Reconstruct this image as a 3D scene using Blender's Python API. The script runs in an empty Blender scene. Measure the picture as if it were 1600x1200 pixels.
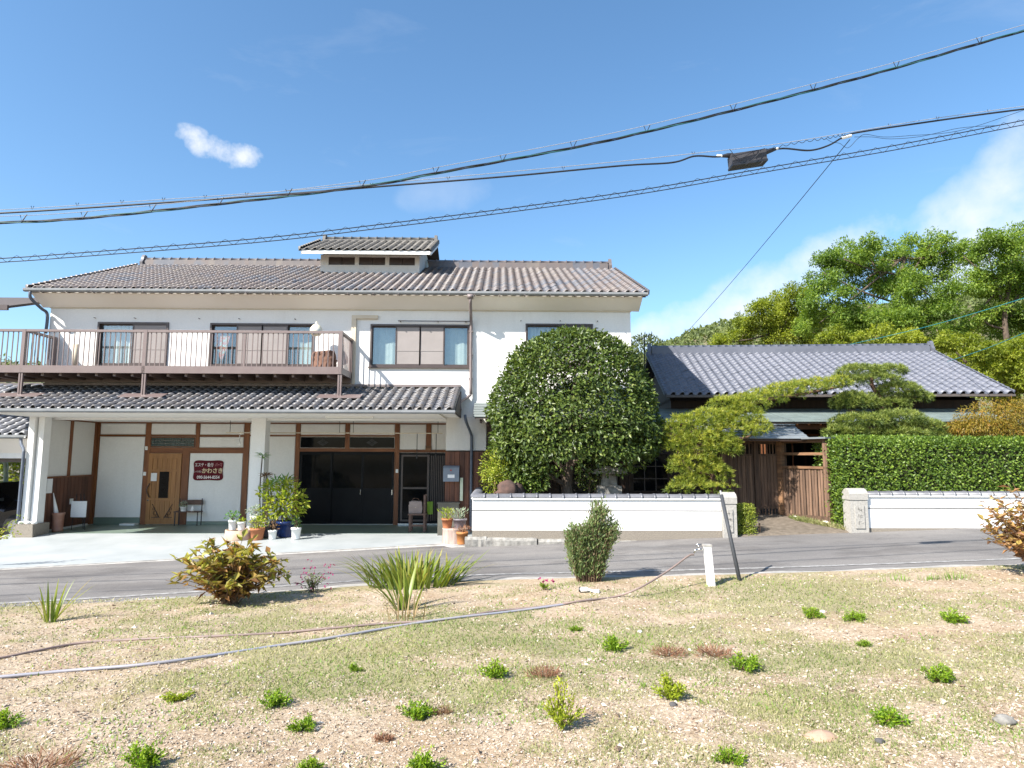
import bpy, math, numpy as np
from mathutils import Matrix, Vector
scene = bpy.context.scene
col = scene.collection
rng = np.random.default_rng(7)
R = math.radians

# ------------------------------------------------------------------ camera, sky, sun, exposure
CAM_H, YAW, PITCH, ROLL, FPX = 1.9, R(-1.0), R(6.4), R(0.17), 1000.0
_fw = np.array([-math.sin(YAW)*math.cos(PITCH), math.cos(YAW)*math.cos(PITCH), math.sin(PITCH)])
_r0 = np.array([math.cos(YAW), math.sin(YAW), 0.0]); _u0 = np.cross(_r0, _fw)
_rt = _r0*math.cos(ROLL) + _u0*math.sin(ROLL); _up = _u0*math.cos(ROLL) - _r0*math.sin(ROLL)
cam = bpy.data.cameras.new('camera'); cam_o = bpy.data.objects.new('camera', cam); col.objects.link(cam_o)
cam.sensor_width = 36.0; cam.lens = FPX/1600*36.0; cam.clip_end = 3000; cam.clip_start = 0.05
cam_o.matrix_world = Matrix(((_rt[0], _up[0], -_fw[0], 0), (_rt[1], _up[1], -_fw[1], 0), (_rt[2], _up[2], -_fw[2], CAM_H), (0, 0, 0, 1)))
scene.camera = cam_o
SUN = Vector((0.90, 0.75, -1.0)).normalized()          # direction the light travels
sun_l = bpy.data.lights.new('sun', 'SUN'); sun_l.energy = 5.0; sun_l.angle = R(0.53); sun_l.color = (1.0, 0.95, 0.87)
sun_o = bpy.data.objects.new('sun', sun_l); col.objects.link(sun_o)
sun_o.rotation_mode = 'QUATERNION'; sun_o.rotation_quaternion = SUN.to_track_quat('-Z', 'Y')
scene.view_settings.view_transform = 'Standard'; scene.view_settings.look = 'None'
scene.view_settings.exposure = 1.15; scene.view_settings.gamma = 1.0
scene.cycles.max_bounces = 6; scene.cycles.transparent_max_bounces = 12; scene.cycles.diffuse_bounces = 4
scene.cycles.use_denoising = True; scene.cycles.caustics_reflective = False; scene.cycles.caustics_refractive = False

def ray(px, py): return _fw + _rt*(px-800)/FPX + _up*(600-py)/FPX
def at(px, py, Y):
    d = ray(px, py); t = Y/d[1]; return np.array([d[0]*t, Y, CAM_H + d[2]*t])
def atz(px, py, Z):
    d = ray(px, py); t = (Z-CAM_H)/d[2]; return np.array([d[0]*t, d[1]*t, Z])

world = bpy.data.worlds.new('World'); scene.world = world; world.use_nodes = True
def build_world():
    nt = world.node_tree; nt.nodes.clear(); N = nt.nodes.new; L = nt.links.new
    out = N('ShaderNodeOutputWorld'); bg = N('ShaderNodeBackground'); bg.inputs['Strength'].default_value = 0.114
    sky = N('ShaderNodeTexSky'); sky.sky_type = 'NISHITA'; sky.sun_disc = False
    el = math.asin(-SUN.z); sky.sun_elevation = el
    sky.sun_rotation = math.atan2(-SUN.x, -SUN.y)
    sky.altitude = 100; sky.air_density = 1.0; sky.dust_density = 0.9; sky.ozone_density = 3.2
    tc = N('ShaderNodeTexCoord')
    def math_(op, a, b=None, c=None):
        n = N('ShaderNodeMath'); n.operation = op
        for i, v in enumerate((a, b, c)):
            if v is None: continue
            if isinstance(v, (int, float)): n.inputs[i].default_value = v
            else: L(v, n.inputs[i])
        return n.outputs[0]
    def vdot(v, c):
        n = N('ShaderNodeVectorMath'); n.operation = 'DOT_PRODUCT'; L(v, n.inputs[0]); n.inputs[1].default_value = c; return n.outputs['Value']
    D = tc.outputs['Generated']
    def noise(scale, detail, rough, vec=D, dist=0.0):
        n = N('ShaderNodeTexNoise'); n.inputs['Scale'].default_value = scale; n.inputs['Detail'].default_value = detail
        n.inputs['Roughness'].default_value = rough; n.inputs['Distortion'].default_value = dist; L(vec, n.inputs['Vector']); return n.outputs[0]
    nz = noise(8, 10, 0.58); nz2 = noise(30, 10, 0.62); nw = noise(5, 3, 0.5)
    total = None
    # cloud banks: direction (via the pixel they were seen at), half width, half height, tilt, density
    for (px, py, w, h, tilt, dens) in [(308, 222, .032, .022, -.5, .85), (340, 236, .042, .020, -.25, .9), (378, 244, .034, .019, .1, .85), (1570, 255, .14, .045, .85, .72), (1500, 300, .13, .030, .6, .6), (1450, 335, .09, .02, .4, .55),
                                       (1330, 405, .24, .055, .22, .9), (1100, 500, .17, .045, .25, .9), (1560, 385, .24, .05, .05, .85), (700, 300, .085, .035, .2, .20), (1400, 470, .4, .05, .05, .8)]:
        d = ray(px, py); d = d/np.linalg.norm(d)
        e = np.cross(d, (0, 0, 1)); e /= np.linalg.norm(e); f = np.cross(e, d)
        ct, st = math.cos(tilt), math.sin(tilt); a1 = (e*ct + f*st)/w; a2 = (-e*st + f*ct)/h
        u = math_('SUBTRACT', vdot(D, tuple(a1)), float(a1 @ d)); v = math_('SUBTRACT', vdot(D, tuple(a2)), float(a2 @ d))
        r2 = math_('ADD', math_('MULTIPLY', u, u), math_('MULTIPLY', v, v))
        front = math_('GREATER_THAN', vdot(D, tuple(d)), 0.3)
        fall = math_('MAXIMUM', math_('SUBTRACT', 1.0, r2), 0.0)
        nn = nz2 if w < .05 else nz
        m = math_('MULTIPLY', front, math_('MULTIPLY_ADD', math_('ADD', math_('SUBTRACT', nn, 0.5), math_('MULTIPLY', math_('SUBTRACT', fall, .45), .30 if w > .05 else .34)), 2.9 if w > .05 else 2.6, 0.2)); m = math_('MULTIPLY', m, math_('MINIMUM', math_('MULTIPLY', fall, 4.0), 1.0))
        m = math_('MULTIPLY', math_('MINIMUM', math_('MAXIMUM', m, 0.0), 1.0), dens)
        total = m if total is None else math_('MAXIMUM', total, m)
    # thin streaks of high cloud everywhere
    mp = N('ShaderNodeMapping'); mp.inputs['Scale'].default_value = (1.0, 1.0, 4.0); L(D, mp.inputs['Vector'])
    st = noise(3.2, 7, 0.62, mp.outputs[0], 0.6)
    wisp = math_('MULTIPLY', math_('MAXIMUM', math_('SUBTRACT', st, 0.60), 0.0), 0.5)
    total = math_('MINIMUM', math_('MAXIMUM', total, wisp), 0.95)
    mix = N('ShaderNodeMix'); mix.data_type = 'RGBA'; L(total, mix.inputs['Factor'])
    hs = N('ShaderNodeHueSaturation'); hs.inputs['Saturation'].default_value = 1.11; hs.inputs['Hue'].default_value = 0.494; L(sky.outputs[0], hs.inputs['Color']); L(hs.outputs[0], mix.inputs['A']); mix.inputs['B'].default_value = (4.2, 4.35, 4.6, 1)
    L(mix.outputs['Result'], bg.inputs['Color']); L(bg.outputs[0], out.inputs['Surface'])
build_world()

# ------------------------------------------------------------------ helpers
MW = {}
TX = Matrix.Identity(4)
def _fin(o, parent, world_mat):
    col.objects.link(o)
    if parent is not None:
        o.parent = parent; o.matrix_parent_inverse = MW[parent.name].inverted()
    o.matrix_basis = world_mat; MW[o.name] = world_mat
def tag(o, label=None, cat=None, group=None, kind=None):
    if label: o['label'] = label
    if cat: o['category'] = cat
    if group: o['group'] = group
    if kind: o['kind'] = kind
    return o
def thing(name, label, cat, loc=(0, 0, 0), group=None):
    o = bpy.data.objects.new(name, None); o.empty_display_size = 0.1
    _fin(o, None, TX @ Matrix.Translation(Vector(loc))); return tag(o, label, cat, group)
def np_mesh(name, V, F, smooth=False, rnd=None):
    V = np.asarray(V, np.float32); me = bpy.data.meshes.new(name)
    me.vertices.add(len(V)); me.vertices.foreach_set('co', V.ravel())
    if isinstance(F, np.ndarray):
        k = F.shape[1]; n = len(F); flat = F.ravel().astype(np.int32); starts = np.arange(n, dtype=np.int32)*k
    else:
        n = len(F); ln = np.array([len(f) for f in F], np.int32); flat = np.concatenate([np.asarray(f, np.int32) for f in F]); starts = np.concatenate([[0], np.cumsum(ln)[:-1]]).astype(np.int32)
    me.loops.add(len(flat)); me.loops.foreach_set('vertex_index', flat)
    me.polygons.add(n); me.polygons.foreach_set('loop_start', starts)
    me.polygons.foreach_set('use_smooth', np.full(n, bool(smooth)))
    me.update(calc_edges=True)
    if rnd is not None:
        a = me.attributes.new('rnd', 'FLOAT', 'POINT'); a.data.foreach_set('value', np.asarray(rnd, np.float32))
    return me
def put(name, me, mat, parent=None, M=None):
    if mat is not None and len(me.materials) == 0: me.materials.append(mat)
    o = bpy.data.objects.new(name, me); _fin(o, parent, TX @ (M if M is not None else Matrix.Identity(4))); return o
def centred(name, V, F, mat, parent=None, smooth=False, rnd=None):
    """mesh from scene coordinates with its origin at the middle of its foot"""
    V = np.asarray(V, float); c = np.array([(V[:, 0].min()+V[:, 0].max())/2, (V[:, 1].min()+V[:, 1].max())/2, V[:, 2].min()])
    return put(name, np_mesh(name, V-c, F, smooth, rnd), mat, parent, Matrix.Translation(Vector(c)))
class MB:
    def __init__(s): s.v = []; s.f = []
    def add(s, V, F):
        b = len(s.v); s.v += [tuple(p) for p in V]; s.f += [tuple(i+b for i in f) for f in F]; return s
    def box(s, x0, x1, y0, y1, z0, z1):
        return s.add([(x0, y0, z0), (x1, y0, z0), (x1, y1, z0), (x0, y1, z0), (x0, y0, z1), (x1, y0, z1), (x1, y1, z1), (x0, y1, z1)],
                     [(0, 3, 2, 1), (4, 5, 6, 7), (0, 1, 5, 4), (1, 2, 6, 5), (2, 3, 7, 6), (3, 0, 4, 7)])
    def bar(s, p, q, w, h, up=(0, 0, 1)):
        p = np.array(p, float); q = np.array(q, float); d = q-p; d = d/np.linalg.norm(d); up = np.array(up, float)
        a = np.cross(d, up); a = a/max(np.linalg.norm(a), 1e-9); b = np.cross(a, d)
        V = [e+a*i*w/2+b*j*h/2 for e in (p, q) for (i, j) in ((-1, -1), (1, -1), (1, 1), (-1, 1))]
        return s.add(V, [(0, 1, 2, 3), (7, 6, 5, 4), (0, 4, 5, 1), (1, 5, 6, 2), (2, 6, 7, 3), (3, 7, 4, 0)])
    def tube(s, pts, r, n=6):
        P = np.array(pts, float); rr = np.full(len(P), r) if np.isscalar(r) else np.array(r)
        T = np.gradient(P, axis=0); T /= np.linalg.norm(T, axis=1)[:, None]+1e-12
        ref = np.array([0, 0, 1.0]) if abs(T[0][2]) < .9 else np.array([1.0, 0, 0])
        V = []
        for i in range(len(P)):
            a = np.cross(T[i], ref); a /= np.linalg.norm(a)+1e-12; b = np.cross(T[i], a)
            for k in range(n):
                t = 2*math.pi*k/n; V.append(P[i]+rr[i]*(a*math.cos(t)+b*math.sin(t)))
        F = [(i*n+k, i*n+(k+1) % n, (i+1)*n+(k+1) % n, (i+1)*n+k) for i in range(len(P)-1) for k in range(n)]
        F += [tuple(range(n))[::-1], tuple((len(P)-1)*n+k for k in range(n))]
        return s.add(V, F)
    def lathe(s, c, prof, n=16):
        V = []; F = []
        for (r, z) in prof:
            for k in range(n):
                t = 2*math.pi*k/n; V.append((c[0]+r*math.cos(t), c[1]+r*math.sin(t), c[2]+z))
        for i in range(len(prof)-1):
            for k in range(n): F.append((i*n+k, i*n+(k+1) % n, (i+1)*n+(k+1) % n, (i+1)*n+k))
        F += [tuple(range(n))[::-1], tuple((len(prof)-1)*n+k for k in range(n))]
        return s.add(V, F)
    def prism_x(s, yz, x0, x1):
        n = len(yz); V = [(x0, y, z) for y, z in yz]+[(x1, y, z) for y, z in yz]
        return s.add(V, [tuple(range(n)), tuple(range(2*n-1, n-1, -1))]+[(i, n+i, n+(i+1) % n, (i+1) % n) for i in range(n)])
    def prism_y(s, xz, y0, y1):
        n = len(xz); V = [(x, y0, z) for x, z in xz]+[(x, y1, z) for x, z in xz]
        return s.add(V, [tuple(range(n)), tuple(range(2*n-1, n-1, -1))]+[(i, n+i, n+(i+1) % n, (i+1) % n) for i in range(n)])
    def ring(s, x0, x1, y0, y1, z0, z1, w):
        s.box(x0, x1, y0, y1, z0, z0+w); s.box(x0, x1, y0, y1, z1-w, z1)
        s.box(x0, x0+w, y0, y1, z0+w, z1-w); return s.box(x1-w, x1, y0, y1, z0+w, z1-w)
    def wall(s, x0, x1, z0, z1, yf, yb, holes):
        xs = sorted({x0, x1, *[h[0] for h in holes], *[h[1] for h in holes]}); zs = sorted({z0, z1, *[h[2] for h in holes], *[h[3] for h in holes]})
        for i in range(len(xs)-1):
            for j in range(len(zs)-1):
                cx, cz = (xs[i]+xs[i+1])/2, (zs[j]+zs[j+1])/2
                if any(h[0] < cx < h[1] and h[2] < cz < h[3] for h in holes): continue
                for y in (yf, yb): s.add([(xs[i], y, zs[j]), (xs[i+1], y, zs[j]), (xs[i+1], y, zs[j+1]), (xs[i], y, zs[j+1])], [(0, 1, 2, 3)])
        for (a, b, c, d) in list(holes)+[(x0, x1, z0, z1)]:
            s.add([(a, yf, c), (b, yf, c), (b, yf, d), (a, yf, d), (a, yb, c), (b, yb, c), (b, yb, d), (a, yb, d)], [(0, 1, 5, 4), (1, 2, 6, 5), (2, 3, 7, 6), (3, 0, 4, 7)])
        return s
    def build(s, name, mat, parent=None, smooth=False):
        return centred(name, s.v, s.f, mat, parent, smooth)
def box(name, mat, parent, *b): return MB().box(*b).build(name, mat, parent)
def spline(pts, n=8):
    P = np.array(pts, float); out = []
    for i in range(len(P)-1):
        p0, p1, p2, p3 = P[max(i-1, 0)], P[i], P[i+1], P[min(i+2, len(P)-1)]
        for t in np.linspace(0, 1, n, endpoint=False):
            out.append(.5*((2*p1)+(-p0+p2)*t+(2*p0-5*p1+4*p2-p3)*t*t+(-p0+3*p1-3*p2+p3)*t**3))
    out.append(P[-1]); return np.array(out)
def vnoise(x, y, seed=0):
    def h(i, j): return np.modf(np.abs(np.sin(i*127.1+j*311.7+seed*17.3)*43758.5453))[0]
    xi = np.floor(x); yi = np.floor(y); fx = x-xi; fy = y-yi; fx = fx*fx*(3-2*fx); fy = fy*fy*(3-2*fy)
    return (h(xi, yi)*(1-fx)+h(xi+1, yi)*fx)*(1-fy)+(h(xi, yi+1)*(1-fx)+h(xi+1, yi+1)*fx)*fy

# ------------------------------------------------------------------ materials
def nodes_of(name):
    m = bpy.data.materials.new(name); m.use_nodes = True; nt = m.node_tree; nt.nodes.clear()
    out = nt.nodes.new('ShaderNodeOutputMaterial'); b = nt.nodes.new('ShaderNodeBsdfPrincipled'); nt.links.new(b.outputs[0], out.inputs['Surface'])
    return m, nt, b, out
def _noise(nt, vec, scale, detail=4, rough=.55):
    n = nt.nodes.new('ShaderNodeTexNoise'); n.inputs['Scale'].default_value = scale; n.inputs['Detail'].default_value = detail; n.inputs['Roughness'].default_value = rough
    nt.links.new(vec, n.inputs['Vector']); return n.outputs[0]
def _ramp(nt, fac, stops):
    r = nt.nodes.new('ShaderNodeValToRGB'); e = r.color_ramp.elements
    while len(e) < len(stops): e.new(0.5)
    for i, (p, c) in enumerate(stops): e[i].position = p; e[i].color = (*c, 1)
    nt.links.new(fac, r.inputs[0]); return r.outputs[0]
def _mix(nt, fac, a, b, mode='MIX'):
    m = nt.nodes.new('ShaderNodeMix'); m.data_type = 'RGBA'; m.blend_type = mode
    for k, v in (('Factor', fac), ('A', a), ('B', b)):
        if isinstance(v, (int, float)): m.inputs[k].default_value = v
        elif isinstance(v, tuple): m.inputs[k].default_value = (*v, 1)
        else: nt.links.new(v, m.inputs[k])
    return m.outputs['Result']
def _pos(nt, scale=None):
    g = nt.nodes.new('ShaderNodeNewGeometry')
    if scale is None: return g.outputs['Position']
    mp = nt.nodes.new('ShaderNodeMapping'); mp.inputs['Scale'].default_value = scale; nt.links.new(g.outputs['Position'], mp.inputs['Vector']); return mp.outputs[0]
def _bump(nt, b, fac, strength, dist=.01):
    n = nt.nodes.new('ShaderNodeBump'); n.inputs['Strength'].default_value = strength; n.inputs['Distance'].default_value = dist
    nt.links.new(fac, n.inputs['Height']); nt.links.new(n.outputs[0], b.inputs['Normal'])
def _orand(nt):
    return nt.nodes.new('ShaderNodeObjectInfo').outputs['Random']
def mat(name, base, c2=None, rough=.7, scale=6, bump=.15, bscale=60, spec=.4, metal=0, stretch=None, vary=0.0, lo=.35, hi=.65):
    m, nt, b, out = nodes_of(name); c2 = c2 or tuple(x*.8 for x in base)
    p = _pos(nt, stretch)
    c = _mix(nt, 0.0, base, base); f = _noise(nt, p, scale, 6, .6)
    c = _ramp(nt, f, [(lo, base), (hi, c2)])
    if vary:
        v = nt.nodes.new('ShaderNodeMath'); v.operation = 'MULTIPLY_ADD'; nt.links.new(_orand(nt), v.inputs[0]); v.inputs[1].default_value = 2*vary; v.inputs[2].default_value = 1-vary
        hs = nt.nodes.new('ShaderNodeHueSaturation'); nt.links.new(c, hs.inputs['Color']); nt.links.new(v.outputs[0], hs.inputs['Value']); c = hs.outputs[0]
    nt.links.new(c, b.inputs['Base Color'])
    b.inputs['Roughness'].default_value = rough; b.inputs['Metallic'].default_value = metal; b.inputs['Specular IOR Level'].default_value = spec
    if bump: _bump(nt, b, _noise(nt, p, bscale, 3), bump)
    return m
def leaf_mat(name, cols, trans=.35, rough=.45, spec=.4):
    m, nt, b, out = nodes_of(name)
    a = nt.nodes.new('ShaderNodeAttribute'); a.attribute_name = 'rnd'
    n = len(cols); c = _ramp(nt, a.outputs['Fac'], [(i/(n-1), k) for i, k in enumerate(cols)])
    nt.links.new(c, b.inputs['Base Color']); b.inputs['Roughness'].default_value = rough; b.inputs['Specular IOR Level'].default_value = spec
    t = nt.nodes.new('ShaderNodeBsdfTranslucent'); tcol = _mix(nt, 1.0, c, (1.5, 1.5, .7), 'MULTIPLY'); nt.links.new(tcol, t.inputs['Color'])
    ms = nt.nodes.new('ShaderNodeMixShader'); ms.inputs[0].default_value = trans
    nt.links.new(b.outputs[0], ms.inputs[1]); nt.links.new(t.outputs[0], ms.inputs[2]); nt.links.new(ms.outputs[0], out.inputs['Surface'])
    return m
def tile_mat(name, cols, pitch, x0, row, y0, rough=.5, lichen=None, rot=0.0, spec=.5, lrange=(.5, .75)):
    """each roof tile its own tone: cells of the tile grid"""
    m, nt, b, out = nodes_of(name)
    g = nt.nodes.new('ShaderNodeNewGeometry'); mp = nt.nodes.new('ShaderNodeMapping'); mp.vector_type = 'TEXTURE'
    mp.inputs['Location'].default_value = (x0, y0, 0); mp.inputs['Rotation'].default_value = (0, 0, rot); mp.inputs['Scale'].default_value = (pitch, row, 1000)
    nt.links.new(g.outputs['Position'], mp.inputs['Vector'])
    fl = nt.nodes.new('ShaderNodeVectorMath'); fl.operation = 'FLOOR'; nt.links.new(mp.outputs[0], fl.inputs[0])
    wn = nt.nodes.new('ShaderNodeTexWhiteNoise'); wn.noise_dimensions = '2D'; nt.links.new(fl.outputs[0], wn.inputs['Vector'])
    big = _noise(nt, g.outputs['Position'], .55, 4, .6)
    f = nt.nodes.new('ShaderNodeMath'); f.operation = 'MULTIPLY_ADD'; f.inputs[1].default_value = .42; nt.links.new(wn.outputs['Value'], f.inputs[0])
    k = nt.nodes.new('ShaderNodeMath'); k.operation = 'MULTIPLY_ADD'; k.inputs[1].default_value = 1.7; k.inputs[2].default_value = -.62; nt.links.new(big, k.inputs[0]); nt.links.new(k.outputs[0], f.inputs[2])
    n = len(cols); c = _ramp(nt, f.outputs[0], [(i/(n-1), q) for i, q in enumerate(cols)])
    fine = _noise(nt, g.outputs['Position'], 22, 5, .7)
    if lichen:
        lf = _ramp(nt, fine, [(lrange[0], (0, 0, 0)), (lrange[1], (.75, .75, .75))]); c = _mix(nt, lf, c, lichen)
    c = _mix(nt, .22, c, _ramp(nt, fine, [(.3, (.35, .35, .35)), (.7, (1, 1, 1))]), 'MULTIPLY')
    nt.links.new(c, b.inputs['Base Color']); b.inputs['Roughness'].default_value = rough; b.inputs['Specular IOR Level'].default_value = spec
    _bump(nt, b, fine, .2, .006); return m
def glass_mat(name, tint=(.8, .85, .85), refl=.25, rough=.02):
    m, nt, b, out = nodes_of(name); nt.nodes.remove(b)
    tr = nt.nodes.new('ShaderNodeBsdfTransparent'); tr.inputs[0].default_value = (*tint, 1)
    gl = nt.nodes.new('ShaderNodeBsdfGlossy'); gl.inputs['Roughness'].default_value = rough; gl.inputs[0].default_value = (.9, .95, 1, 1)
    ms = nt.nodes.new('ShaderNodeMixShader'); ms.inputs[0].default_value = refl; nt.links.new(tr.outputs[0], ms.inputs[1]); nt.links.new(gl.outputs[0], ms.inputs[2]); nt.links.new(ms.outputs[0], out.inputs['Surface'])
    return m
M = {}
def plaster_mat(name, base, dirt, amount):
    m, nt, b, out = nodes_of(name); p = _pos(nt)
    patch = _ramp(nt, _noise(nt, p, 1.1, 6, .6), [(.35, base), (.72, tuple(x*.93 for x in base))])
    streak = _ramp(nt, _noise(nt, _pos(nt, (2.2, 2.2, .25)), 1.7, 7, .65), [(.52, (0, 0, 0)), (.78, (amount,)*3)])
    fine = _ramp(nt, _noise(nt, p, 24, 5, .7), [(.35, (.96, .96, .96)), (.65, (1.02, 1.02, 1.02))])
    c = _mix(nt, 1.0, _mix(nt, streak, patch, dirt), fine, 'MULTIPLY'); nt.links.new(c, b.inputs['Base Color'])
    b.inputs['Roughness'].default_value = .92; b.inputs['Specular IOR Level'].default_value = .2; _bump(nt, b, _noise(nt, p, 110, 4, .6), .14); return m
M['plaster'] = plaster_mat('white_plaster', (.80, .79, .77), (.58, .56, .52), .26)
M['plaster_old'] = plaster_mat('stained_plaster', (.72, .70, .67), (.44, .41, .37), .35)
M['soffit'] = mat('cream_soffit_board', (.86, .82, .77), (.84, .80, .75), rough=.7, scale=2, bump=.03)
M['timber'] = mat('brown_timber', (.22, .085, .032), (.14, .05, .02), rough=.55, scale=14, stretch=(1, 1, .12), bump=.1, vary=.12)
M['timber_h'] = mat('brown_timber_rail', (.22, .085, .032), (.14, .05, .02), rough=.55, scale=14, stretch=(.12, 1, 1), bump=.1, vary=.1)
M['board'] = mat('reddish_wall_board', (.14, .055, .03), (.075, .03, .018), rough=.6, scale=12, stretch=(1, 1, .08), bump=.15, vary=.3)
M['dark_board'] = mat('dark_wall_board', (.055, .03, .02), (.028, .017, .012), rough=.7, scale=12, stretch=(1, 1, .08), bump=.15, vary=.3)
M['oldwood'] = mat('weathered_gate_board', (.16, .095, .06), (.075, .045, .03), rough=.8, scale=16, stretch=(1, 1, .07), bump=.35, vary=.3)
M['oldwood_h'] = mat('weathered_rail', (.24, .13, .065), (.11, .06, .035), rough=.75, scale=16, stretch=(.1, .1, 1), bump=.3, vary=.2)
M['fenceboard'] = mat('bleached_fence_board', (.19, .115, .075), (.085, .053, .036), rough=.85, scale=16, stretch=(1, 1, .07), bump=.4, vary=.35)
M['door'] = mat('honey_oak_door', (.36, .17, .055), (.26, .115, .036), rough=.45, scale=16, stretch=(1, 1, .08), bump=.1, vary=.08)
M['alu'] = mat('brown_aluminium', (.18, .138, .128), (.165, .122, .115), rough=.4, scale=5, bump=.02, spec=.5)
M['alu_dark'] = mat('dark_brown_aluminium', (.075, .055, .05), (.06, .043, .04), rough=.4, scale=5, bump=.02, spec=.5)
M['black'] = mat('black_door_panel', (.008, .009, .011), (.006, .006, .008), rough=.4, scale=3, bump=.02, spec=.12)
M['gutter'] = mat('grey_gutter_plastic', (.27, .28, .29), (.21, .22, .23), rough=.45, scale=3, bump=.03)
M['pipe'] = mat('brown_downpipe', (.22, .18, .175), (.17, .14, .135), rough=.45, scale=3, bump=.03)
M['pipe_blue'] = mat('slate_downpipe', (.11, .13, .17), (.085, .1, .13), rough=.5, scale=8, bump=.05)
M['pent'] = mat('grey_green_copper_sheet', (.20, .225, .22), (.15, .17, .17), rough=.55, scale=3, bump=.06, vary=.06, stretch=(.3, 1, 1))
M['concrete'] = mat('painted_concrete_apron', (.385, .405, .41), (.31, .335, .34), rough=.5, scale=1.3, bump=.06, bscale=35, lo=.35, hi=.7)
M['greenfloor'] = mat('green_porch_floor_paint', (.185, .235, .19), (.15, .20, .165), rough=.35, scale=1.2, bump=.04)
M['aggregate'] = mat('washed_aggregate', (.30, .26, .21), (.16, .14, .115), rough=.9, scale=60, bump=.5, bscale=90)
M['stone'] = mat('rough_granite', (.33, .315, .285), (.17, .16, .145), rough=.9, scale=9, bump=.5, bscale=30)
M['pillar'] = mat('granite_pillar_stone', (.40, .38, .345), (.29, .275, .25), rough=.85, scale=30, bump=.3, bscale=120)
M['white'] = mat('white_paint', (.8, .8, .78), (.76, .76, .74), rough=.5, scale=3, bump=.02)
M['paper'] = mat('white_paper', (.8, .8, .8), (.72, .72, .73), rough=.8, scale=40, bump=0)
M['terra'] = mat('terracotta', (.42, .165, .075), (.34, .125, .055), rough=.8, scale=10, bump=.1)
M['terra_pale'] = mat('pale_terracotta', (.50, .36, .27), (.40, .28, .2), rough=.85, scale=12, bump=.15)
M['blue_pot'] = mat('blue_glaze', (.012, .03, .11), (.01, .02, .08), rough=.25, scale=8, bump=.03)
M['grey_pot'] = mat('mauve_grey_plastic', (.17, .15, .17), (.13, .115, .13), rough=.5, scale=6, bump=.03)
M['soil'] = mat('dark_soil', (.06, .04, .03), (.03, .02, .015), rough=1, scale=60, bump=.5)
M['bark'] = mat('tree_bark', (.13, .095, .07), (.06, .045, .035), rough=.95, scale=18, bump=.8, bscale=40, stretch=(1, 1, .35))
M['bark_red'] = mat('pine_bark', (.16, .09, .06), (.07, .045, .035), rough=.95, scale=18, bump=.8, bscale=40)
M['twig'] = mat('dry_twig', (.19, .12, .075), (.11, .07, .045), rough=.9, scale=18, bump=.3)
M['metal_dark'] = mat('dark_iron', (.03, .03, .032), (.02, .02, .022), rough=.5, scale=8, bump=.05)
M['steel'] = mat('chromed_tap_metal', (.55, .55, .55), (.45, .45, .45), rough=.25, metal=1, scale=5, bump=.02)
M['stay'] = mat('grey_guy_cover', (.05, .053, .06), (.035, .038, .042), rough=.7, scale=5, bump=.03)
M['wire'] = mat('black_cable_jacket', (.018, .02, .026), (.012, .013, .017), rough=.5, scale=5, bump=0)
M['wire_green'] = mat('teal_cable_jacket', (.02, .10, .10), (.015, .07, .075), rough=.5, scale=5, bump=0)
M['wire_grey'] = mat('zinc_messenger_wire', (.42, .41, .40), (.33, .32, .31), rough=.4, scale=30, bump=0)
M['wire_cyan'] = mat('cyan_rope', (.03, .28, .30), (.02, .22, .24), rough=.6, scale=5, bump=0)
M['hose_tan'] = mat('pink_tan_hose', (.26, .19, .165), (.20, .15, .13), rough=.6, scale=9, bump=.05)
M['hose_blue'] = mat('faded_blue_hose', (.26, .265, .315), (.30, .28, .29), rough=.55, scale=3, bump=.05)
M['glass'] = glass_mat('window_glass', (.93, .96, .95), .10)
M['darkglass'] = mat('dark_door_glass', (.006, .007, .009), (.004, .005, .006), rough=.06, scale=3, bump=0, spec=.10)
M['screen'] = mat('beige_insect_screen', (.30, .272, .262), (.275, .25, .24), rough=.95, scale=3, bump=.05, bscale=400, spec=.1)
M['curtain'] = mat('white_curtain', (.58, .585, .57), (.48, .495, .49), rough=.9, scale=9, stretch=(1, 1, .05), bump=.1)
M['blind'] = mat('pale_green_blind', (.36, .40, .385), (.31, .35, .34), rough=.7, scale=9, bump=0)
M['sign'] = mat('maroon_sign_panel', (.115, .006, .015), (.095, .005, .012), rough=.5, scale=4, bump=.02, spec=.15)
M['cream'] = mat('cream_letter', (.72, .60, .38), (.68, .56, .35), rough=.5, scale=4, bump=0)
M['letter'] = mat('white_letter', (.78, .74, .72), (.74, .7, .68), rough=.5, scale=4, bump=0)
M['pinkletter'] = mat('pink_letter', (.60, .25, .27), (.55, .22, .24), rough=.5, scale=4, bump=0)
M['mailbox'] = mat('blue_grey_mailbox_steel', (.19, .22, .27), (.16, .19, .235), rough=.4, scale=4, bump=.02)
M['red'] = mat('red_plastic', (.4, .03, .02), rough=.4, bump=0)
M['cover'] = mat('brown_dust_cover', (.22, .12, .085), (.15, .08, .055), rough=.85, scale=7, bump=.5, bscale=12)
M['cream_plastic'] = mat('aged_cream_plastic', (.62, .54, .42), (.55, .47, .36), rough=.5, scale=4, bump=.02)
M['bag'] = mat('taupe_bag', (.30, .24, .215), (.25, .2, .18), rough=.8, scale=8, bump=.2)
M['chairwood'] = mat('old_red_brown_wood', (.13, .075, .055), (.08, .045, .033), rough=.6, scale=14, bump=.2)
M['greybox'] = mat('olive_grey_box', (.115, .11, .09), (.09, .085, .07), rough=.8, scale=6, bump=.1)
M['lime'] = mat('lime_plastic', (.25, .45, .03), rough=.4, bump=0)
M['car'] = mat('black_car_paint', (.006, .006, .007), (.005, .005, .006), rough=.12, scale=3, bump=0, spec=.6)
M['tyre'] = mat('tyre_rubber', (.02, .02, .02), rough=.9, bump=.1)
M['rim'] = mat('wheel_alloy', (.4, .4, .41), rough=.35, metal=1, bump=0)
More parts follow.
